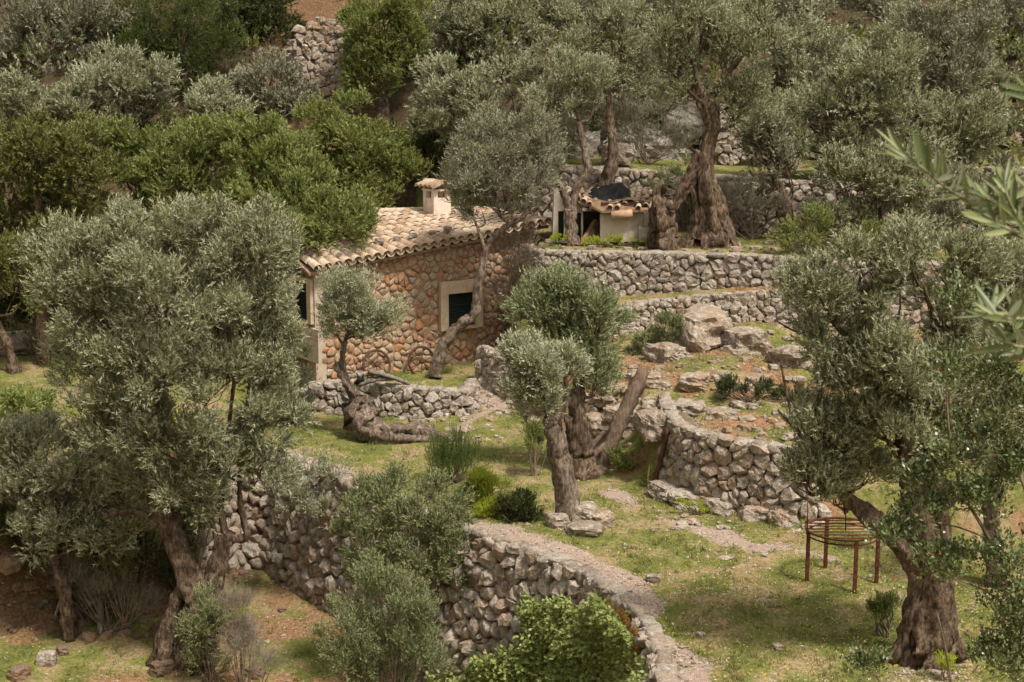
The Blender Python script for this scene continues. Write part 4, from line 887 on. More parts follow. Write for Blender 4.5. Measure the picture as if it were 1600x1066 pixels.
def tree(name, label, cat, Y, trunks, blobs, mat, nleaf, bark=BARK, rs=.38, L=.085, W=.026, tri=True, K=12, group=None, gap=.35, tl=.26, upb=.55, base=None, nb=7, flute=.22, rough=.35, dens=1.0, spread=.8, ns=12, crown='crown', br=1.0, snap=False):
    """trunks: lists of (px, py, radius[, dY]); blobs: (px, py, rx, ry[, dY])"""
    seed = int(abs(hash((round(Y * 10), blobs[0][0], blobs[0][1]))) % 10007) if False else int(Y * 131 + blobs[0][0] * 7 + blobs[0][1] * 3) % 10007
    rg = np.random.default_rng(seed); b0_ = trunks[0][0]; p0 = at(b0_[0], b0_[1], Y + (b0_[3] if len(b0_) > 3 else 0))
    if snap: p0[2] = Hz(p0[0], p0[1])
    root = empty(name, p0, label, cat, group); m = MB(); nodes = []
    for ti, t in enumerate(trunks):
        P = np.array([at(q[0], q[1], Y + (q[3] if len(q) > 3 else 0)) for q in t]); r = np.array([q[2] for q in t])
        if snap and (ti == 0 or t[0][1] > 1080): P = np.vstack([[P[0][0], P[0][1], Hz(P[0][0], P[0][1]) - .15], P]) if P[0][2] > Hz(P[0][0], P[0][1]) + .3 else np.vstack([[P[0][0], P[0][1], Hz(P[0][0], P[0][1]) - .15], P[1:]]); r = np.r_[r[:1], r] if len(P) > len(r) else r
        n = 7 if ns >= 12 else 4; C = catmull(P, n); rr = np.interp(np.linspace(0, len(P) - 1, len(C)), np.arange(len(P)), r)
        if len(C) > 4: C[1:-1] += rg.normal(size=(len(C) - 2, 3)) * (rr[1:-1, None] * .06)
        m.tube(C, rr, ns if r[0] > .06 else 6, flute=flute, seed=seed % 17 + ti, rough=rough); nodes += [(c, q) for c, q in zip(C[len(C) // 3:], rr[len(C) // 3:])]
    NP = np.array([q[0] for q in nodes]); B = pxb(Y, blobs)
    o, C, BI = foliage(crown, B, mat, root, rs, nleaf, K, L, W, tl, tri, seed, upb, spread, dens, gap)
    for bi, (c, r) in enumerate(B):
        d = np.linalg.norm(NP - (c - np.array([0, 0, r[2] * .7])), axis=1); a, ar = nodes[int(np.argmin(d))]
        r0 = min(ar * .7, .03 + .035 * r.mean()) * br; mid = a * .45 + c * .55 - np.array([0, 0, .18 * np.linalg.norm(c - a)]) + rg.normal(size=3) * .08
        Cv = catmull([a, mid, c], 5); m.tube(Cv, np.linspace(r0, r0 * .45, len(Cv)), 6, rough=.2, seed=bi)
        own = C[BI == bi]
        if len(own):
            for q in own[rg.permutation(len(own))[:nb]]:
                s = Cv[rg.integers(3, len(Cv))]; md = (s + q) / 2 + rg.normal(size=3) * .07 - np.array([0, 0, .05]); m.tube([s, md, q], [r0 * .4, r0 * .28, .006], 4, False)
    m.build('trunk', bark, root); TREES.append(root); return root

OT = 'olive tree'
# --- big olives close by
tree('olive_tree', 'large bushy olive tree with forking trunk beside the lower wall, left of the house', OT, 28.6,
     [[(305, 1075, .42), (312, 1000, .36), (318, 950, .30), (292, 890, .24), (265, 825, .20), (240, 760, .15), (225, 690, .11), (250, 600, .08), (260, 500, .05)],
      [(322, 965, .26), (338, 900, .19), (350, 850, .17), (357, 833, .15)], [(248, 1050, .20), (262, 985, .17), (282, 925, .13), (300, 895, .1)], [(352, 845, .08), (345, 770, .05), (355, 690, .04), (370, 560, .03)], [(358, 842, .09), (385, 838, .08), (378, 800, .06), (374, 740, .04), (390, 600, .03)],
      [(262, 830, .09), (215, 800, .06), (160, 808, .04)], [(340, 860, .05), (325, 760, .04), (330, 650, .03)]],
     [(125, 430, 60, 62), (200, 402, 75, 56), (290, 398, 80, 54), (370, 402, 68, 56), (420, 430, 35, 70), (160, 500, 80, 65), (260, 480, 100, 75, -.4), (360, 500, 75, 70), (425, 560, 38, 70), (150, 590, 60, 60), (230, 590, 90, 70, -.5), (330, 620, 85, 75, -.4), (415, 660, 42, 75), (180, 680, 70, 50, -.3), (270, 700, 90, 55, -.5), (360, 720, 55, 55), (300, 770, 75, 40), (230, 760, 50, 40), (410, 730, 32, 50)],
     OLIVE, 215000, rs=.33, L=.085, W=.026, K=12, gap=.54, nb=10, ns=16)
tree('olive_tree', 'low spreading olive with dark thin trunk in the shaded lower left corner', OT, 29.6,
     [[(108, 1000, .15), (105, 950, .13), (92, 900, .12), (82, 855, .1), (90, 800, .07)]],
     [(60, 720, 62, 42), (120, 740, 65, 50), (30, 760, 45, 40), (90, 800, 70, 45), (160, 790, 50, 45), (150, 840, 40, 30), (185, 740, 45, 45), (10, 700, 35, 35), (50, 835, 50, 26), (120, 850, 50, 28), (200, 830, 40, 32)], OLIVE_B, 62000, rs=.36, L=.09, W=.031, gap=.3)
tree('olive_tree', 'ancient olive with thick hollow trunk standing right of the iron frame', OT, 21.3,
     [[(1452, 1040, 0.380), (1452, 1000, 0.304), (1455, 930, 0.251), (1448, 860, 0.236), (1432, 790, 0.198), (1425, 720, 0.182), (1415, 650, 0.152), (1410, 600, 0.122), (1400, 520, 0.068)],
      [(1395, 1035, 0.091), (1418, 990, 0.122), (1432, 930, 0.129), (1436, 860, 0.122)], [(1500, 1030, 0.106), (1482, 980, 0.137), (1472, 900, 0.137), (1470, 800, 0.114), (1452, 700, 0.106), (1445, 610, 0.076), (1470, 500, 0.053)],
      [(1440, 890, 0.152), (1405, 850, 0.144), (1368, 815, 0.129), (1335, 790, 0.106), (1300, 750, 0.068), (1270, 700, 0.046)], [(1428, 760, 0.091), (1395, 640, 0.061), (1350, 560, 0.046), (1300, 500, 0.030)]],
     [(1210, 500, 52, 50), (1275, 455, 55, 52), (1345, 425, 55, 40), (1420, 405, 60, 38), (1495, 420, 60, 45), (1300, 530, 75, 55), (1220, 570, 40, 40), (1375, 490, 55, 45), (1455, 480, 60, 50), (1280, 610, 60, 50), (1340, 600, 50, 50), (1255, 680, 48, 45), (1310, 690, 55, 45), (1270, 750, 45, 40), (1340, 740, 35, 30), (1530, 480, 55, 55), (1555, 560, 55, 50), (1500, 560, 45, 45), (1480, 640, 32, 45, .5), (1540, 730, 45, 45, .6), (1350, 660, 50, 40, .4), (1470, 550, 40, 35), (1560, 650, 45, 50), (1370, 560, 35, 40, -.5), (1590, 430, 40, 50), (1435, 540, 45, 40, -.5), (1400, 590, 30, 30, -.6), (1440, 440, 45, 30, -.4), (1490, 600, 35, 35, -.4), (1350, 610, 50, 40, -.3), (1255, 755, 42, 36), (1318, 772, 40, 28), (1290, 690, 60, 45), (1415, 610, 38, 42, -.8), (1392, 690, 34, 40, -.7), (1215, 640, 36, 36), (1470, 650, 34, 40, -.5)],
     OLIVE, 190000, rs=.30, L=.07, W=.022, K=12, gap=.6, nb=12, ns=22, flute=.34, rough=.32, tl=.2)
tree('olive_tree', 'grey olive trunk seen behind the ancient hollow olive at the right', OT, 24.5, [[(1556, 930, .2), (1553, 850, .15), (1548, 760, .13), (1560, 680, .1)]], [(1580, 700, 50, 40), (1600, 640, 50, 45), (1545, 700, 35, 35)], OLIVE, 14000, rs=.28, L=.07, W=.019, tri=False)
# --- centre pair
tree('olive_tree', 'pollarded olive with straight trunk and silvery crown in the middle of the grass', OT, 27.8,
     [[(893, 835, .33), (890, 805, .24), (884, 760, .205), (873, 710, .19), (864, 670, .165), (862, 650, .15)], [(866, 665, .1), (850, 630, .06), (840, 600, .04)], [(868, 660, .1), (885, 620, .06), (880, 570, .03)]],
     [(840, 565, 34, 34), (878, 600, 38, 36), (828, 605, 26, 30), (862, 635, 40, 24), (855, 585, 42, 36)], OLIVE_B, 46000, rs=.27, L=.075, W=.021, tri=False, gap=.4, ns=16, bark=BARKG, rough=.16)
tree('olive_tree', 'greener olive with split trunk directly behind the silvery pollarded one', OT, 31.2,
     [[(917, 748, .30), (912, 720, .22), (906, 680, .2), (902, 640, .17), (905, 590, .1)], [(895, 742, .15), (893, 700, .13), (890, 650, .12)]],
     [(905, 478, 42, 34), (865, 495, 40, 30), (938, 505, 38, 36), (900, 530, 52, 42), (943, 555, 34, 38), (928, 598, 34, 32), (880, 550, 40, 36), (838, 490, 24, 24), (870, 460, 24, 22)], OLIVE_G, 46000, rs=.3, L=.08, W=.026, gap=.35, ns=16)
# --- house front trees
tree('olive_tree', 'leaning olive whose bent trunk crosses the right hand house window', OT, 40.4,
     [[(680, 590, .20), (686, 560, .17), (700, 528, .14), (722, 505, .13), (741, 490, .13), (746, 455, .11), (754, 415, .10), (766, 378, .09), (790, 355, .08), (815, 340, .06), (830, 315, .05), (822, 270, .04)], [(760, 395, .05), (748, 360, .04), (735, 330, .03)]],
     [(745, 250, 40, 38), (790, 215, 48, 35), (830, 220, 35, 35), (775, 290, 55, 42), (825, 280, 38, 42), (735, 300, 30, 35), (800, 325, 38, 20), (755, 335, 40, 22), (850, 250, 25, 40)], OLIVE_BR, 46000, rs=.32, L=.085, W=.022, tri=True, gap=.5, nb=16, bark=BARKG)
props(tree('olive_tree', 'contorted fallen olive trunk still sprouting a small crown before the house', OT, 34.6,
     [[(716, 690, .06, -.7), (690, 684, .17, -.7), (655, 676, .27, -.6), (615, 676, .24, -.6), (585, 668, .28, -.5), (566, 652, .34, -.3), (560, 632, .32, -.1), (566, 616, .18)], [(556, 645, .2, -.4), (572, 676, .2, -.75), (625, 686, .17, -.85), (680, 688, .07, -.8)], [(638, 652, .04, .3), (650, 668, .07, .3), (672, 690, .08, .2)],
      [(585, 650, .1), (562, 628, .12), (545, 605, .1), (534, 585, .085), (524, 568, .08)], [(558, 625, .07), (545, 600, .05), (536, 575, .06), (536, 545, .06), (545, 520, .04)]],
     [(520, 465, 28, 28), (552, 455, 32, 24), (535, 495, 38, 30), (575, 490, 34, 34), (598, 515, 22, 28), (565, 525, 38, 22), (525, 520, 26, 22)], OLIVE_B, 26000, rs=.24, L=.075, W=.021, tri=False, gap=.42, ns=18, flute=.36, rough=.42, bark=BARKG))
# --- shed terrace trees
tree('olive_tree', 'giant hollow gnarled olive with arching limbs on the shed terrace', OT, 41.9,
     [[(1112, 392, .44), (1110, 365, .32), (1107, 320, .27), (1101, 275, .24), (1103, 235, .17), (1112, 200, .18), (1104, 165, .19), (1090, 135, .13), (1080, 90, .07)], [(1150, 390, .16), (1135, 365, .2), (1122, 330, .2), (1112, 290, .15)], [(1075, 392, .18), (1092, 360, .16), (1096, 320, .15)],
      [(1040, 392, .40), (1036, 365, .33), (1034, 335, .32), (1036, 316, .26)], [(1046, 330, .13), (1062, 305, .14), (1082, 272, .17), (1098, 238, .17)], [(1068, 392, .10), (1085, 360, .10), (1088, 325, .10), (1080, 290, .1)], [(1150, 385, .10), (1132, 360, .15), (1120, 320, .16)], [(1034, 330, .08), (1026, 300, .09), (1036, 285, .07)], [(1115, 170, .12), (1085, 150, .08), (1060, 120, .05)], [(1112, 150, .1), (1140, 110, .07), (1160, 90, .04)]],
     [(1095, 60, 55, 42), (1050, 110, 45, 42), (1135, 110, 50, 48), (1080, 20, 50, 35), (1165, 170, 38, 40), (1030, 60, 40, 40), (1175, 80, 45, 45), (1070, 150, 35, 26), (1140, 165, 34, 28), (1030, 110, 34, 34)], OLIVE, 52000, rs=.38, L=.095, W=.03, gap=.4, ns=24, flute=.46, rough=.2)
tree('olive_tree', 'slender forked olive growing right in front of the shed door', OT, 42.3,
     [[(894, 385, .22), (893, 350, .16), (892, 325, .15)], [(892, 330, .12), (880, 300, .10), (866, 275, .09), (858, 255, .07), (868, 200, .05)], [(893, 330, .12), (900, 295, .10), (917, 265, .10), (910, 220, .08), (905, 190, .07)]],
     [(900, 170, 38, 32), (930, 150, 30, 30), (875, 150, 30, 30), (905, 120, 35, 28), (845, 190, 28, 35)], OLIVE_B, 26000, rs=.34, L=.09, W=.028, bark=BARKG)
tree('olive_tree', 'olive with thick leaning trunk behind the black tarpaulin', OT, 45.2, [[(932, 362, .34), (942, 320, .28), (952, 280, .2), (957, 240, .14), (952, 180, .1), (950, 120, .07)]], [(950, 80, 55, 45), (985, 40, 50, 40), (930, 40, 45, 38), (1000, 110, 38, 38), (905, 85, 40, 35)], OLIVE, 36000, rs=.4, L=.1, W=.03)
BG = 'olive trees on the hillside'
def bgt(label, Y, base, blobs_, mat=OLIVE, n=26000, r=.2, name='olive_tree', cat=OT, group=BG, **kw):
    blobs = [(b[0], b[1], b[2] * 1.14, b[3] * 1.12, *b[4:]) for b in blobs_]
    t = [(base[0], base[1], r), ((base[0] * .7 + blobs[0][0] * .3), base[1] * .6 + blobs[0][1] * .4, r * .75), (blobs[0][0], blobs[0][1], r * .4)]
    n = int(n * .92); kw.setdefault('rs', .5); kw.setdefault('L', .113); kw.setdefault('W', .042); kw.setdefault('ns', 10); kw.setdefault('nb', 6)
    return tree(name, label, cat, Y, [t], blobs, mat, n, group=group, snap=True, **kw)
bgt('pale olive crown rising right above the chimney', 47, (800, 330), [(760, 175, 60, 40), (700, 160, 50, 38), (820, 150, 50, 42), (680, 200, 28, 30), (730, 215, 40, 28), (860, 190, 35, 40)], OLIVE_B, 42000)
bgt('olive at the top of the frame above the chimney', 54, (770, 120), [(690, 50, 45, 50), (750, 40, 50, 40), (720, 90, 45, 35), (800, 60, 45, 48), (780, 100, 40, 30), (660, 100, 25, 35)], OLIVE, 38000)
bgt('olive at the top of the frame left of the giant one', 56, (860, 140), [(850, 30, 50, 45), (830, 90, 40, 40), (880, 80, 30, 40), (910, 10, 40, 30)], OLIVE_BR, 28000)
bgt('olive with tall slim trunk behind the boulders', 52, (1035, 215), [(1020, 30, 45, 40), (1060, 5, 50, 30), (1000, 130, 30, 30)], OLIVE_BR, 24000, r=.24)
bgt('dense silvery olive right of the giant one', 48.5, (1180, 290), [(1230, 60, 48, 42), (1260, 110, 45, 45), (1215, 130, 45, 45), (1180, 40, 40, 40), (1290, 90, 28, 40), (1210, 20, 50, 30)], OLIVE_B, 40000)
bgt('spreading olive over the upper terrace wall at the right', 45.5, (1215, 300), [(1260, 190, 55, 45), (1210, 215, 35, 35), (1330, 160, 55, 50), (1380, 110, 50, 42), (1300, 235, 50, 40), (1395, 180, 50, 50), (1420, 240, 40, 45), (1350, 230, 50, 45)], OLIVE, 52000, r=.28)
bgt('brownish twiggy olive at the upper right', 50, (1470, 250), [(1480, 70, 48, 50), (1500, 130, 48, 45), (1445, 60, 40, 40), (1520, 60, 30, 50), (1470, 160, 50, 35)], OLIVE_BR, 32000, nb=14)
bgt('olive with grey green crown above the red earth at right', 47, (1480, 330), [(1480, 215, 55, 35), (1540, 200, 40, 28), (1510, 250, 45, 28), (1450, 260, 40, 30)], OLIVE, 26000)
bgt('dark olive in the top right corner', 56, (1570, 120), [(1570, 40, 50, 45), (1540, 90, 35, 35), (1600, 90, 30, 50), (1570, 5, 50, 30)], OLIVE_BR, 24000)
bgt('dark olive at the top between two silvery crowns', 57, (1330, 100), [(1310, 30, 40, 35), (1360, 30, 45, 38), (1410, 15, 40, 35), (1350, 70, 30, 25)], OLIVE_BR, 22000, nb=14)
bgt('shaded olive low behind the ancient trunk at right', 41.5, (1390, 400), [(1370, 300, 50, 45), (1310, 290, 40, 45), (1420, 320, 45, 45), (1300, 345, 35, 30), (1360, 355, 45, 25)], OLIVE, 34000)
bgt('olive thicket beyond the foreground sprig', 42, (1480, 400), [(1500, 330, 45, 40), (1460, 350, 40, 30), (1540, 300, 40, 35), (1570, 340, 40, 40)], OLIVE_BR, 20000, nb=12)
bgt('silvery olive bush on the slope above the carobs', 51, (215, 230), [(185, 130, 48, 38), (220, 120, 35, 30), (170, 175, 45, 32), (215, 180, 40, 35), (245, 145, 24, 30)], OLIVE_B, 30000)
bgt('smaller silvery olive bush right of the taller one', 50, (330, 235), [(300, 175, 28, 28), (345, 180, 28, 30), (320, 205, 40, 25), (365, 195, 20, 20)], OLIVE_B, 16000)
bgt('thin twiggy olive below the dark ivy covered tree', 52, (415, 200), [(390, 140, 26, 32), (425, 125, 20, 26), (405, 170, 28, 22), (455, 140, 24, 22), (470, 160, 28, 18)], OLIVE_BR, 18000, nb=12)
bgt('grey green olive in the top left corner', 55, (80, 190), [(75, 50, 48, 50), (40, 20, 45, 40), (100, 100, 38, 35), (30, 90, 40, 40), (130, 40, 30, 50)], OLIVE_BR, 32000)
bgt('olive at the top edge left of the pine', 56, (165, 140), [(165, 30, 38, 42), (185, 70, 28, 26), (150, 80, 28, 26)], OLIVE_BR, 18000)
bgt('round crowned pine with dense dark green foliage at the top left', 54, (290, 170), [(290, 60, 65, 50), (240, 50, 48, 42), (330, 90, 42, 40), (270, 105, 60, 38), (220, 95, 30, 35), (310, 130, 50, 26), (300, 20, 50, 30)], PINE, 56000, name='pine_tree', cat='pine tree', group=None, L=.09, W=.022, rs=.33, gap=.2, upb=.3)
bgt('very dark ivy hung tree beside the ruined wall at the top', 56.5, (430, 150), [(400, 30, 45, 50), (425, 70, 36, 52), (400, 100, 35, 40), (430, 15, 32, 40), (370, 60, 28, 50)], DKGREEN, 34000, name='ivy_clad_tree', cat='evergreen tree', group=None, upb=-.5)
bgt('dark leafy evergreen oak right of the ruined wall', 52, (600, 190), [(605, 60, 46, 42), (580, 90, 34, 40), (630, 95, 38, 42), (600, 130, 48, 35), (598, 25, 38, 30), (640, 45, 28, 35), (560, 145, 30, 28)], GREEN, 46000, name='evergreen_oak', cat='oak tree', group=None)
bgt('olive on the bare patch left of the ruined wall rocks', 53, (455, 190), [(440, 178, 28, 22), (430, 205, 32, 22), (480, 198, 26, 16)], OLIVE_BR, 15000)
bgt('silvery olive hiding the slope at the far left', 50, (60, 240), [(50, 170, 50, 34), (110, 165, 35, 30), (10, 180, 40, 40), (90, 200, 45, 26)], OLIVE, 24000)
bgt('olive crown at the top right between brown trees', 53, (1420, 150), [(1410, 70, 40, 36), (1390, 110, 35, 32), (1530, 150, 40, 34), (1440, 110, 38, 34)], OLIVE, 26000)
bgt('olive behind the slim trunked olive on the upper terrace', 50, (980, 240), [(970, 150, 40, 34), (1010, 170, 32, 30), (940, 180, 34, 30), (1045, 160, 30, 28)], OLIVE, 20000)
bgt('pale olive filling the slope over the right end of the long wall', 43.5, (1240, 370), [(1200, 250, 36, 36), (1240, 290, 40, 34), (1180, 210, 30, 30)], OLIVE_BR, 18000)
CG = 'bright green carob trees behind the house'
for (lab, Y, base, bl, n, mt) in [
    ('bright green carob overhanging the house roof from behind', 46.8, (560, 380), [(560, 230, 60, 48), (500, 220, 45, 40), (600, 270, 45, 42), (540, 290, 65, 45), (480, 280, 48, 45), (620, 300, 32, 25), (560, 320, 55, 28), (640, 280, 18, 25)], 60000, GREEN),
    ('carob with branches reaching over the left end of the roof', 42.6, (430, 420), [(420, 270, 60, 45), (380, 320, 60, 40), (450, 330, 55, 40, -1.5), (510, 350, 45, 30, -1.5), (400, 225, 45, 35), (430, 378, 50, 26, -2.2), (500, 362, 48, 24, -2.2), (455, 388, 32, 16, -3), (545, 350, 38, 20, -1.8), (560, 345, 26, 22, -1), (480, 372, 40, 20, -2.3), (470, 300, 45, 40, -1)], 84000, GREEN),
    ('wide carob in the middle of the green thicket at left', 43.5, (280, 360), [(290, 270, 58, 45), (240, 250, 50, 45), (330, 240, 48, 38), (200, 290, 50, 45), (330, 310, 50, 35), (270, 330, 60, 30), (160, 240, 40, 40)], 50000, GREEN),
    ('yellowish carob at the left end of the thicket', 42.5, (60, 420), [(60, 260, 62, 48), (120, 290, 52, 45), (20, 310, 50, 50), (90, 350, 55, 40), (30, 230, 40, 35), (110, 230, 40, 30), (10, 390, 45, 45), (70, 410, 50, 40)], 52000, YGREEN)]:
    bgt(lab, Y, base, bl, mt, int(n * 1.3), .2, 'carob_tree', 'carob tree', CG, L=.105, W=.046, gap=.2, rs=.42)
tree('slender_tree', 'slim dark trunk leaning at the left edge before the grey boulder', 'tree', float(ground(22, 582)[1]), [[(22, 585, .17), (18, 560, .13), (8, 530, .12), (-8, 500, .11), (-30, 440, .09)]], [(-20, 400, 60, 50), (15, 430, 45, 35), (-40, 460, 50, 40), (40, 460, 35, 30)], YGREEN, 22000, rs=.4, L=.1, W=.036)

# --- shrubs
def shrub(name, label, cat, Y, blobs, mat, n, group=None, stems=True, **kw):
    b = blobs[0]; kw.setdefault('rs', .25); root = None; B = pxb(Y, blobs); c0 = np.mean([q[0] for q in B], 0); zb = min(q[0][2] - q[1][2] for q in B)
    kw.pop('gnd', 0); p = (c0[0], Y, Hz(c0[0], Y) - .02); root = empty(name, p, label, cat, group)
    o, C, BI = foliage('foliage', B, mat, root, nleaf=n, seed=int(Y * 17 + b[0]), **kw)
    if not stems: return root
    m = MB(); rg = np.random.default_rng(int(b[0]))
    for q in C[rg.permutation(len(C))[:26]]:
        a = np.array(p) + rg.normal(size=3) * .05; m.tube([a, (a + q) / 2 + rg.normal(size=3) * .05, q], [.016, .011, .004], 4, False)
    m.build('stem', DRYTWIG, root); return root
shrub('wild_olive_shrub', 'big grey green wild shrub hanging over the middle of the lower wall', 'shrub', 27.4, [(600, 790, 55, 42), (650, 800, 60, 45, -.3), (700, 840, 45, 50), (580, 850, 50, 50), (650, 880, 65, 45, -.3), (560, 790, 30, 25), (690, 900, 45, 35), (600, 900, 60, 40)], SHRUB, 52000, rs=.26, L=.06, W=.023, gnd=False, gap=.4, tl=.2)
shrub('wild_olive_shrub', 'upright feathery grey green shrub at the bottom centre', 'shrub', 24.6, [(560, 1000, 60, 60), (630, 980, 55, 60), (590, 930, 45, 40), (660, 1040, 45, 50), (540, 1050, 50, 40), (610, 1060, 60, 50)], SHRUB, 42000, rs=.24, L=.058, W=.019, gnd=False, gap=.4, upb=1.2, tl=.24)
shrub('wild_olive_shrub', 'leafy sucker growth round the foot of the big forked olive', 'shrub', 27.9, [(315, 985, 28, 40), (325, 1035, 35, 40), (340, 960, 20, 25)], SHRUB, 12000, rs=.2, L=.06, W=.018, tri=False, gap=.3)
shrub('broom_shrub', 'upright dark green feathery shrub on the grass beside the path', 'shrub', 30.6, [(708, 725, 28, 30), (690, 735, 22, 26), (728, 735, 20, 26), (712, 705, 12, 20)], leaf_mat('broom_leaf', [(0, (.055, .085, .02)), (1, (.13, .18, .045))], (.12, .16, .05), .5, .25, .3), 11000, rs=.16, L=.05, W=.012, tri=True, gap=0, upb=2.6, spread=.35, tl=.28, dens=2)
shrub('spurge', 'upper bright lime green rounded spurge bush', 'shrub', 28.8, [(760, 762, 25, 22), (750, 775, 18, 16)], LIME, 14000, 'lime green spurge bushes', rs=.12, L=.035, W=.014, tri=True, gap=0, tl=.1, dens=2)
shrub('spurge', 'lower bright lime green spurge bush', 'shrub', 28.2, [(763, 800, 20, 20), (752, 808, 14, 14)], LIME, 10000, 'lime green spurge bushes', rs=.12, L=.035, W=.014, tri=True, gap=0, tl=.1, dens=2)
shrub('dark_shrub', 'low dark green shrub right of the lime green bushes', 'shrub', 28.0, [(810, 800, 28, 22), (785, 805, 18, 18), (832, 808, 16, 14)], DKGREEN, 9000, rs=.15, L=.05, W=.022, tri=True, gap=.1, tl=.14, dens=2)
shrub('dark_shrub', 'low grey shrub left of the lime green bushes', 'shrub', 29.0, [(728, 785, 16, 14), (740, 770, 10, 12)], SHRUB, 4000, rs=.15, L=.05, W=.018, gap=.1, tl=.14)
shrub('broom_shrub', 'small green shrub growing beside the centre olive trunk', 'shrub', 31.0, [(838, 690, 18, 22), (832, 680, 12, 14)], GREEN, 6000, rs=.14, L=.05, W=.014, gap=0, upb=1.5, tl=.16)
shrub('rosemary_shrub', 'green feathery shrub behind the iron frame', 'shrub', 26.6, [(1340, 880, 30, 22), (1318, 870, 18, 18)], GREEN, 9000, rs=.16, L=.05, W=.013, gap=.1, upb=1.2, tl=.18)
shrub('green_shrub', 'small green shrub at the left foot of the ancient olive', 'shrub', 22.2, [(1392, 950, 22, 20), (1378, 960, 14, 12)], GREEN, 4500, rs=.14, L=.045, W=.014, gap=.1, tl=.12)
shrub('spurge', 'tiny yellow green plant on the grass', 'plant', 22.7, [(1265, 988, 12, 7)], LIME, 900, rs=.06, L=.03, W=.012, gap=0, tl=.05)
shrub('spurge', 'yellow green tuft at the foot of the ancient olive trunk', 'plant', 20.6, [(1475, 1045, 14, 16)], LIME, 1500, rs=.07, L=.035, W=.012, gap=0, tl=.1)
shrub('bramble_shrub', 'bright green bramble at the left edge below the grass', 'shrub', 32.6, [(30, 640, 35, 25), (10, 670, 30, 30), (60, 660, 25, 20), (5, 790, 15, 25)], IVY, 9000, rs=.2, L=.06, W=.04, gap=.1)
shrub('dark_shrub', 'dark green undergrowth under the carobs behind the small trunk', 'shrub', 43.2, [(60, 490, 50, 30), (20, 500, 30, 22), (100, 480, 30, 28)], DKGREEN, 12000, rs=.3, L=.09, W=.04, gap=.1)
shrub('dark_shrub', 'dark green creeping shrub on the slope above the curved wall', 'shrub', 32.6, [(1170, 612, 55, 10), (1230, 622, 40, 14), (1130, 610, 25, 8)], DKGREEN, 10000, rs=.16, L=.05, W=.02, gap=.1, tl=.12)
shrub('dark_shrub', 'dark creeper hanging on the left end of the stepped stone wall', 'shrub', 37.3, [(1025, 545, 28, 22), (1045, 515, 20, 22), (1000, 560, 15, 15)], SHRUB, 9000, rs=.18, L=.06, W=.022, gap=.1, tl=.14)
shrub('green_shrub', 'green weeds in the dark hollow beside the leaning log', 'shrub', 31.2, [(985, 735, 28, 16), (965, 728, 14, 14), (1010, 745, 18, 12)], GREEN, 5000, rs=.14, L=.05, W=.02, gap=.1, tl=.12)
shrub('dry_shrub', 'brown leafless shrub against the right end of the house wall', 'shrub', 41.6, [(800, 440, 30, 55), (815, 390, 25, 30), (785, 480, 22, 35), (825, 450, 22, 50)], leaf_mat('dry_leaf', [(0, (.14, .10, .07)), (1, (.28, .22, .16))], (.25, .2, .15), .8, .1, .2), 16000, rs=.26, L=.09, W=.01, gap=.2, spread=.6, tl=.3)
shrub('dry_shrub', 'grey leafless shrub on the terrace behind the shed', 'shrub', 47.0, [(1010, 210, 50, 40), (1050, 235, 40, 22), (970, 190, 35, 30)], leaf_mat('dry_grey_leaf', [(0, (.12, .11, .07)), (1, (.24, .22, .15))], (.22, .2, .14), .8, .1, .2), 14000, rs=.3, L=.12, W=.012, gap=.2, spread=.5, tl=.35)
shrub('grey_shrub', 'feathery grey shrub hanging over the shaded wall beside the giant olive', 'shrub', 44.9, [(1060, 295, 30, 32), (1080, 320, 20, 25)], SHRUB, 9000, rs=.25, L=.08, W=.02, gap=.1, tl=.2)
shrub('dry_shrub', 'tangle of grey dry stems over the wall right of the giant olive', 'shrub', 43.6, [(1170, 310, 35, 22), (1210, 330, 30, 25), (1150, 340, 25, 18)], leaf_mat('dry_stem_leaf', [(0, (.15, .12, .09)), (1, (.30, .25, .2))], (.26, .22, .17), .8, .1, .2), 12000, rs=.28, L=.12, W=.009, gap=.1, spread=.7, tl=.3)
shrub('green_shrub', 'dark green flowering undergrowth below the olives at right', 'shrub', 40.6, [(1270, 360, 35, 22), (1330, 380, 45, 18), (1240, 385, 25, 14), (1400, 385, 40, 16)], GREEN, 16000, rs=.22, L=.07, W=.03, gap=.1)
shrub('dry_shrub', 'tangled brown twigs over rubble at the foot of the forked olive', 'shrub', 27.0, [(380, 1010, 28, 40), (400, 1045, 30, 25), (365, 960, 20, 30)], bpy.data.materials['dry_stem_leaf'], 9000, rs=.22, L=.1, W=.006, gap=.1, spread=.7, tl=.3)
shrub('dry_shrub', 'grey dry brush in the shaded corner under the low olive', 'shrub', 30.0, [(190, 890, 35, 30), (230, 870, 30, 30), (150, 860, 30, 20)], SHRUB, 9000, rs=.24, L=.07, W=.014, gap=.3, tl=.25)
shrub('spurge', 'yellow green plants at the foot of the shed', 'plant', 42.2, [(872, 375, 14, 6), (925, 380, 12, 5), (955, 378, 18, 6), (1000, 380, 10, 4)], LIME, 4500, rs=.12, L=.05, W=.02, gap=0, tl=.08)
shrub('spurge', 'yellow green weeds at the foot of the curved wall', 'plant', 28.5, [(1080, 792, 22, 7), (1100, 800, 10, 5)], LIME, 2200, rs=.08, L=.03, W=.012, gap=0, tl=.05)
shrub('wild_olive_shrub', 'grey green sprays hanging over the top of the lower wall', 'shrub', 31.0, [(470, 790, 40, 28), (440, 760, 28, 25), (520, 745, 28, 14), (480, 735, 24, 14), (500, 800, 26, 20)], OLIVE_B, 8000, stems=False, rs=.22, L=.06, W=.02, gnd=False, gap=.45)
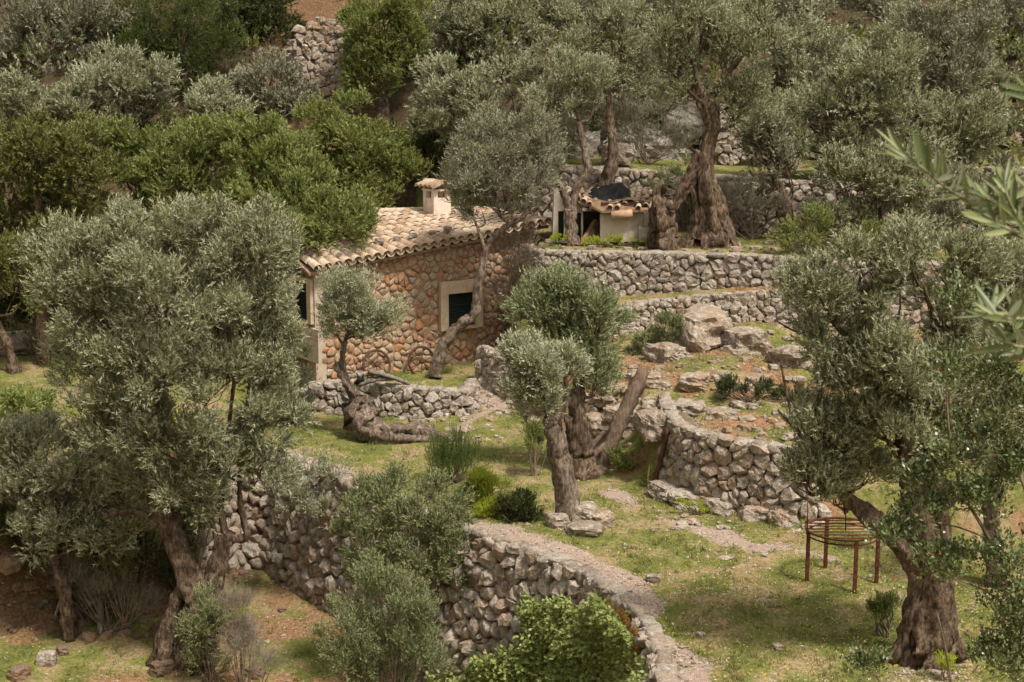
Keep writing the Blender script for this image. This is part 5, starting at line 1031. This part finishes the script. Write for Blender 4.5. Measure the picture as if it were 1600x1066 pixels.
shrub('wild_olive_shrub', 'grey sprays in front of the left house corner', 'shrub', 35.5, [(430, 600, 25, 40), (455, 560, 22, 35), (450, 510, 18, 35), (470, 650, 25, 22), (440, 470, 18, 30), (440, 660, 25, 35), (470, 610, 18, 30)], OLIVE_B, 20000, rs=.24, L=.08, W=.024, gap=.45)
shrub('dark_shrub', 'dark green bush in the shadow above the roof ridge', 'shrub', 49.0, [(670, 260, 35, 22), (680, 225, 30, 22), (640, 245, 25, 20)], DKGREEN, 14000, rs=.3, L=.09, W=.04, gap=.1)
# undergrowth on the far slope
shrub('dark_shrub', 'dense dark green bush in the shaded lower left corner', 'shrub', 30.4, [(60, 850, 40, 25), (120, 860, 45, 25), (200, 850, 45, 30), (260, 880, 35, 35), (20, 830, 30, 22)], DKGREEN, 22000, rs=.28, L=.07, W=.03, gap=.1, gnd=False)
shrub('grey_shrub', 'grey green bush over the bank top at the left edge', 'shrub', 30.8, [(20, 800, 45, 25), (70, 810, 40, 22), (-20, 820, 30, 25), (110, 830, 30, 18)], SHRUB, 14000, rs=.28, L=.07, W=.024, gap=.1, gnd=False)
shrub('dry_shrub', 'tangle of dry brown twigs in the shaded hollow left of the forked olive', 'shrub', 29.9, [(165, 930, 45, 30), (215, 950, 30, 25), (110, 900, 35, 25)], bpy.data.materials['dry_stem_leaf'], 9000, rs=.24, L=.12, W=.007, gap=.1, spread=.7, tl=.3)
shrub('green_shrub', 'green leafy bush behind the fork of the big olive', 'shrub', 31.5, [(310, 830, 35, 50), (280, 900, 30, 35), (330, 780, 35, 35), (240, 840, 30, 30)], SHRUB, 20000, rs=.28, L=.07, W=.024, gap=.1)
rg = np.random.default_rng(99); UB = []
for k in range(460):
    px = rg.uniform(-120, 1720); y = rg.uniform(48.5, 64); x = (px - 800) / FPX * y * 1.03
    if px < 650: y = rg.uniform(44, 62); x = (px - 800) / FPX * y * 1.03
    if abs(proj((x, y, Hz(x, y)))[0] - 503) < 62 and y > 47: continue
    s = rg.uniform(.5, 1.25); UB.append((np.array([x, y, Hz(x, y) + .25 * s]), np.array([s * 1.1, s * .8, s * .7])))
for i, mt in enumerate((DKGREEN, SHRUB, GREEN, OLIVE_BR)):
    o, _, _ = foliage('undergrowth', UB[i::4], mt, None, rs=.35, nleaf=38000, K=10, L=.145, W=.078, seed=200 + i, gap=.1)
    props(o, 'mixed undergrowth between the trees of the far slope', None, None, 'stuff')

# ------------------------------------------------------------------ ivy on the lower wall
rg = np.random.default_rng(44); E = np.array(E1)[::-1]; seg = np.r_[0, np.cumsum(np.hypot(*np.diff(E, axis=0).T))]
N = 19000; s = rg.uniform(0, 1, N) ** .9 * 9.8 ; h = rg.uniform(0, 3.4, N)
x = np.interp(s, seg, E[:, 0]); y = np.interp(s, seg, E[:, 1]); tx = np.interp(s + .1, seg, E[:, 0]) - x; ty = np.interp(s + .1, seg, E[:, 1]) - y; tn = np.hypot(tx, ty); nx2, ny2 = -ty / tn * -1, tx / tn * -1
flip = np.where(sdist(LOW, x + nx2 * .5, y + ny2 * .5) > 0, 1, -1); nx2 *= flip; ny2 *= flip
P0 = np.stack([x, y, -h], -1)
edge = np.interp(s, [0, 3, 4, 5, 6, 6.6, 7.3, 8.1, 9.2], [.25, .2, .22, .3, .25, .4, 1.0, 1.8, 2.8]) + .45 * vnoise(P0, 1.3, 3) + .2 * vnoise(P0, 4, 4)
keep = (h > edge) & (vnoise(P0, 2.6, 19) > -.55 + rg.uniform(-.3, .3, N)); P0, h, nx2, ny2 = P0[keep], h[keep], nx2[keep], ny2[keep]
bul = .18 + .30 * sm((h - .4) / 2) + .28 * fbm(P0, 1.1, 3, 8) + .16 * np.abs(fbm(P0, 3.5, 2, 9)) + .10 * h
P1 = P0 + np.stack([nx2, ny2, 0 * nx2], -1) * (bul * rg.uniform(.7, 1, len(h)))[:, None]
D = unit(np.stack([nx2, ny2, np.full(len(h), -.25)], -1) * .7 + rg.normal(size=(len(h), 3)) * .45)
ir = empty('ivy', (P1.mean(0)[0], P1.mean(0)[1], -3.4), 'lush bright green ivy cascading down the curved lower wall', 'ivy')
V, k, tone = leaves(P1, D, 5, .085, .06, .9, .18, False, rg, -.15); tone = np.clip(tone * .9 + .2, 0, 1); link('foliage', fastmesh('foliage', V, k, tone), IVY, ir)
m = MB()
for j in range(40):
    i = rg.integers(len(P0)); a = P0[i] + np.array([nx2[i], ny2[i], 0]) * .15; b = P1[i] * 1.0; b[2] -= rg.uniform(.2, .9); m.tube([a, (a + b) / 2, b], .01, 4)
m.build('stem', DRYTWIG, ir)
# rusty dry moss on the wall top by the ivy
N = 9000; s = rg.uniform(1.2, 5.2, N); h = rg.uniform(.02, .75, N); x = np.interp(s, seg, E[:, 0]); y = np.interp(s, seg, E[:, 1]); tx = np.interp(s + .1, seg, E[:, 0]) - x; ty = np.interp(s + .1, seg, E[:, 1]) - y; tn = np.hypot(tx, ty)
a_, b_ = ty / tn, -tx / tn; fl_ = np.where(sdist(LOW, x + a_ * .4, y + b_ * .4) > 0, 1, -1); a_, b_ = a_ * fl_, b_ * fl_
P0 = np.stack([x + a_ * (.12 + .13 * h), y + b_ * (.12 + .13 * h), -h], -1); kp = vnoise(P0, 1.6, 5) > -.2; P0 = P0[kp]; D = unit(np.stack([a_, b_, -1.2 + 0 * a_], -1)[kp] + rg.normal(size=(kp.sum(), 3)) * .3)
V, k, tone = leaves(P0, D, 3, .06, .008, .4, .08, True, rg)
props(link('hanging_moss', fastmesh('hanging_moss', V, k, tone), leaf_mat('rust_moss', [(0, (.15, .07, .02)), (1, (.33, .17, .05))], (.3, .16, .05), .9, .2, .1)), 'rust brown dry moss hanging from the edge of the curved lower wall', 'moss', None, 'stuff')

# ------------------------------------------------------------------ holly oak in the foreground at right
root = tree('kermes_oak', 'glossy dark leaved shrub with red berries and thin stems in the right foreground', 'shrub', 14.2,
     [[(1650, 1180, .035), (1600, 990, .024), (1570, 890, .02), (1545, 840, .018), (1505, 770, .015), (1485, 690, .011), (1478, 600, .008)], [(1545, 842, .01), (1500, 825, .008), (1455, 815, .006)], [(1600, 990, .014), (1550, 930, .01), (1480, 900, .007)], [(1485, 1120, .014), (1482, 1040, .011), (1465, 960, .007)], [(1400, 1130, .012), (1370, 1060, .008), (1345, 1030, .006)], [(1650, 900, .02), (1600, 760, .014), (1560, 660, .01), (1520, 520, .006), (1500, 470, .005)]],
     [(1480, 600, 34, 40), (1500, 500, 28, 40), (1530, 690, 45, 40), (1480, 730, 40, 32), (1440, 810, 42, 24), (1510, 800, 42, 30), (1565, 780, 40, 42), (1460, 880, 38, 24), (1520, 890, 48, 30), (1585, 880, 30, 45), (1570, 960, 40, 34), (1550, 1035, 45, 34), (1600, 1050, 40, 30), (1400, 850, 26, 16), (1365, 1045, 32, 14), (1590, 1000, 30, 30), (1590, 640, 34, 40), (1440, 760, 26, 16), (1540, 600, 30, 34), (1590, 730, 30, 40), (1600, 560, 25, 35)],
     HOLLY, 21000, bark=DRYTWIG, rs=.13, L=.048, W=.027, tri=False, K=7, gap=.5, tl=.16, nb=9, flute=0, rough=.05, ns=6, crown='foliage', br=.25, snap=True)
m = MB(); rg = np.random.default_rng(3)
for k in range(70):
    b = [(1480, 600), (1530, 690), (1565, 780), (1520, 890), (1460, 880), (1585, 880), (1500, 800), (1590, 640)][k % 8]; c = at(b[0] + rg.normal() * 22, b[1] + rg.normal() * 22, 14.0 + rg.normal() * .15)
    t = (1 + 5 ** .5) / 2; Vv = unit(np.array([(-1, t, 0), (1, t, 0), (-1, -t, 0), (1, -t, 0), (0, -1, t), (0, 1, t), (0, -1, -t), (0, 1, -t), (t, 0, -1), (t, 0, 1), (-t, 0, -1), (-t, 0, 1)])) * .009 + c
    m.add(Vv, [(0, 11, 5), (0, 5, 1), (0, 1, 7), (0, 7, 10), (0, 10, 11), (1, 5, 9), (5, 11, 4), (11, 10, 2), (10, 7, 6), (7, 1, 8), (3, 9, 4), (3, 4, 2), (3, 2, 6), (3, 6, 8), (3, 8, 9), (4, 9, 5), (2, 4, 11), (6, 2, 10), (8, 6, 7), (9, 8, 1)])
m.build('berries', BERRY, root, kind='stuff')

# ------------------------------------------------------------------ near olive sprigs
NL = leaf_mat('near_olive_leaf', [(0, (.11, .14, .055)), (.6, (.18, .22, .085)), (1, (.32, .35, .16))], (.42, .45, .32), .4, .3, .5)
n = 7; LV = []; LF = []
for i in range(n):
    t = i / (n - 1); w = .5 * math.sin(math.pi * min(1, t * .96 + .03)) ** .75
    LV += [(-w, t, .10 * w + .06 * t * t), (0, t, .06 * t * t), (w, t, .10 * w + .06 * t * t)]
for i in range(n - 1):
    a = i * 3; LF += [(a, a + 1, a + 4, a + 3), (a + 1, a + 2, a + 5, a + 4)]
NLM = [pymesh('leaf', LV, LF, True, [r_] * len(LV)) for r_ in (.15, .4, .7, 1.0)]
for me in NLM: me.materials.append(NL)
def sprig(label, Y, twigs, group, ln=.062, seed=0):
    rg = np.random.default_rng(seed); p = at(*twigs[0][0], Y); root = empty('olive_branch', p, label, 'branch', group); m = MB(); allL = []
    for tw in twigs:
        P = np.array([at(px, py, Y + .04 * rg.normal()) for px, py in tw]); C = catmull(P, 6); m.tube(C, np.linspace(.0035, .0016, len(C)), 6)
        L_ = np.r_[0, np.cumsum(np.linalg.norm(np.diff(C, axis=0), axis=1))]; s = .008
        while s < L_[-1]:
            c = np.array([np.interp(s, L_, C[:, i]) for i in range(3)]); e = np.array([np.interp(min(s + .01, L_[-1]), L_, C[:, i]) for i in range(3)]) - np.array([np.interp(max(s - .01, 0), L_, C[:, i]) for i in range(3)]); d = unit(e)
            for sg in (-1, 1):
                side = unit(np.cross(d, np.array([0, 1, 0])) * sg + rg.normal(size=3) * .45); ld = unit(d * .9 + side * .75 + np.array([0, 0, .35])); X = unit(np.cross(ld, rg.normal(size=3) * .6 + np.array([0, -1, .6])))
                l_ = ln * rg.uniform(.6, 1.1); allL.append((c, X * l_ * .155, ld * l_, np.cross(X, ld) * l_))
            s += rg.uniform(.014, .022)
        allL.append((C[-1], unit(np.cross(d, [0, -1, .3])) * ln * .2, d * ln * .8, np.array([0, 0, 1]) * ln))
    m.build('twig', DRYTWIG if False else plain_mat('green_twig', (.22, .22, .12), (.32, .3, .18), 30, .7, .1), root)
    for (c, X, Yv, Z) in allL: link('leaf', NLM[rg.integers(4)], None, root, frameM(c, X, Yv, Z))
sprig('olive twig with long pale leaves reaching in from the right, out of focus', 2.5, [[(1720, 380), (1600, 340), (1525, 318), (1480, 295), (1440, 262), (1405, 238)], [(1700, 330), (1610, 345), (1560, 320), (1515, 300)], [(1690, 420), (1600, 370), (1560, 352), (1530, 340)], [(1700, 300), (1630, 290), (1580, 300)], [(1590, 345), (1575, 310), (1570, 285)]], 'near olive twigs', seed=4)
sprig('blurred olive twig with drooping leaves lower at the right edge', 2.3, [[(1720, 520), (1620, 500), (1570, 498), (1535, 492)], [(1720, 560), (1620, 545), (1585, 540), (1560, 530)]], 'near olive twigs', seed=6)
sprig('single olive leaf tip entering at the upper right edge', 2.4, [[(1660, 180), (1625, 160), (1608, 145)]], 'near olive twigs', seed=8)

# ------------------------------------------------------------------ ground cover
def scatter_ground(n, y0, y1, seed, test):
    rg = np.random.default_rng(seed); y = y0 + (y1 - y0) * rg.random(n) ** 1.25; px = rg.uniform(-60, 1660, n); x = (px - 800) / FPX * y * 1.04
    z = H(x, y); zp, ze = zones(x, y); k = test(x, y, z, zp, ze, rg); return x[k], y[k], z[k], rg
def steepok(x, y): return np.abs(H(x + .15, y) - H(x - .15, y)) + np.abs(H(x, y + .15) - H(x, y - .15)) < .25
def tuft(x, y): return fbm(np.stack([x, y, 0 * x], -1), 1.1, 3, 15)
x, y, z, rg = scatter_ground(260000, 19.5, 47, 1, lambda x, y, z, zp, ze, rg: (rg.random(len(x)) < (.9 - .8 * zp - .75 * ze * (x > -5) - .3 * (x < -5) + .5 * tuft(x, y))) & steepok(x, y))
P = np.stack([x, y, z], -1); D = unit(np.stack([rg.normal(size=len(x)) * .5, rg.normal(size=len(x)) * .5, np.ones(len(x))], -1))
hh = (.032 * rg.uniform(.5, 1.5, len(x)) * (1 + .9 * np.clip(tuft(x, y), 0, 1)))[:, None]; sd2 = unit(np.cross(D, rg.normal(size=(len(x), 3)))) * .007
V = np.stack([P - sd2, P + sd2, P + D * hh], 1).reshape(-1, 3)
props(link('grass', fastmesh('grass', V, 3, np.clip(.45 + .5 * tuft(x, y) + .3 * rg.normal(size=len(x)), 0, 1)), GRASSM), 'short mossy yellow green grass covering the terraces', None, None, 'stuff')
x, y, z, rg = scatter_ground(150000, 19.5, 44, 2, lambda x, y, z, zp, ze, rg: (rg.random(len(x)) < (.10 + .9 * zp + .25 * ze)) & steepok(x, y))
n = len(x); P = np.stack([x, y, z + .008], -1); A = unit(rg.normal(size=(n, 3)) * [1, 1, .35]); Bv = unit(np.cross(A, np.array([0, 0, 1]) + rg.normal(size=(n, 3)) * .35)); s1 = (.022 * rg.uniform(.4, 1.5, n))[:, None]; s2 = s1 * rg.uniform(.3, .8, n)[:, None]
V = np.stack([P - A * s1, P - Bv * s2, P + A * s1, P + Bv * s2], 1).reshape(-1, 3)
props(link('leaf_litter', fastmesh('leaf_litter', V, 4, rg.random(n)), LITTER), 'pale dry leaf litter strewn on the path and grass', None, None, 'stuff')
x, y, z, rg = scatter_ground(30000, 19.5, 44, 3, lambda x, y, z, zp, ze, rg: (rg.random(len(x)) < (.03 + .35 * zp + .30 * ze)) & steepok(x, y))
n = len(x); U8 = np.array([(1, 0, 0), (0, 1, 0), (-1, 0, 0), (0, -1, 0), (0, 0, 1), (0, 0, -.6)], float); s1 = (.022 * rg.uniform(.5, 2.2, n) * np.where(rg.random(n) < .06, 2.2, 1))[:, None, None]
V = np.stack([x, y, z + .004], -1)[:, None] + U8 * s1 * (1 + .35 * rg.normal(size=(n, 6, 1))) * np.array([1, 1, .7])
F8 = np.array([(0, 1, 4), (1, 2, 4), (2, 3, 4), (3, 0, 4), (1, 0, 5), (2, 1, 5), (3, 2, 5), (0, 3, 5)]); F = (np.arange(n)[:, None, None] * 6 + F8).reshape(-1, 3)
props(link('pebbles', gridmesh('pebbles', V.reshape(-1, 3), F, False, np.repeat(rg.random(n), 6)), STONE), 'small pale pebbles scattered on the path and slope', None, None, 'stuff')
x, y, z, rg = scatter_ground(13000, 19.5, 44, 11, lambda x, y, z, zp, ze, rg: (rg.random(len(x)) < .2 + .9 * (tuft(x * 1.7, y * 1.7) > .35) + .5 * (np.abs(sdist(SREG, x, y) + .2) < .35)) & (zp < .5) & steepok(x, y))
n = len(x); m_ = 9; P = np.repeat(np.stack([x, y, z], -1), m_, 0) + rg.normal(size=(n * m_, 3)) * [.035, .035, 0]; D = unit(rg.normal(size=(n * m_, 3)) * [.45, .45, .1] + [0, 0, 1]); hh = (np.repeat(rg.uniform(.05, .14, n), m_) * rg.uniform(.6, 1.1, n * m_))[:, None]; sd2 = unit(np.cross(D, rg.normal(size=D.shape))) * .008
V = np.stack([P - sd2, P + sd2, P + D * hh], 1).reshape(-1, 3); props(link('grass_tufts', fastmesh('grass_tufts', V, 3, np.clip(np.repeat(rg.random(n), m_) * .9 + rg.normal(size=n * m_) * .1, 0, 1)), GRASSM), 'taller tufts of grass and weeds at wall feet and on the terraces', None, None, 'stuff')
# yellow flowers in the grass
x, y, z, rg = scatter_ground(2200, 19.5, 26, 5, lambda x, y, z, zp, ze, rg: (x > 1.5) & (zp < .3)); n = len(x); P = np.stack([x, y, z + .04], -1); a = np.array([.012, 0, .003]); b = np.array([0, .012, .004])
V = np.stack([P - a, P - b, P + a, P + b], 1).reshape(-1, 3); props(link('flowers', fastmesh('flowers', V, 4, rg.random(n)), leaf_mat('yellow_petal', [(0, (.6, .5, .03)), (1, (.7, .62, .08))], (.6, .5, .05), .6, .2, .2)), 'tiny yellow flowers dotted in the grass', None, None, 'stuff')
# yellow leaf and white patch on the walls
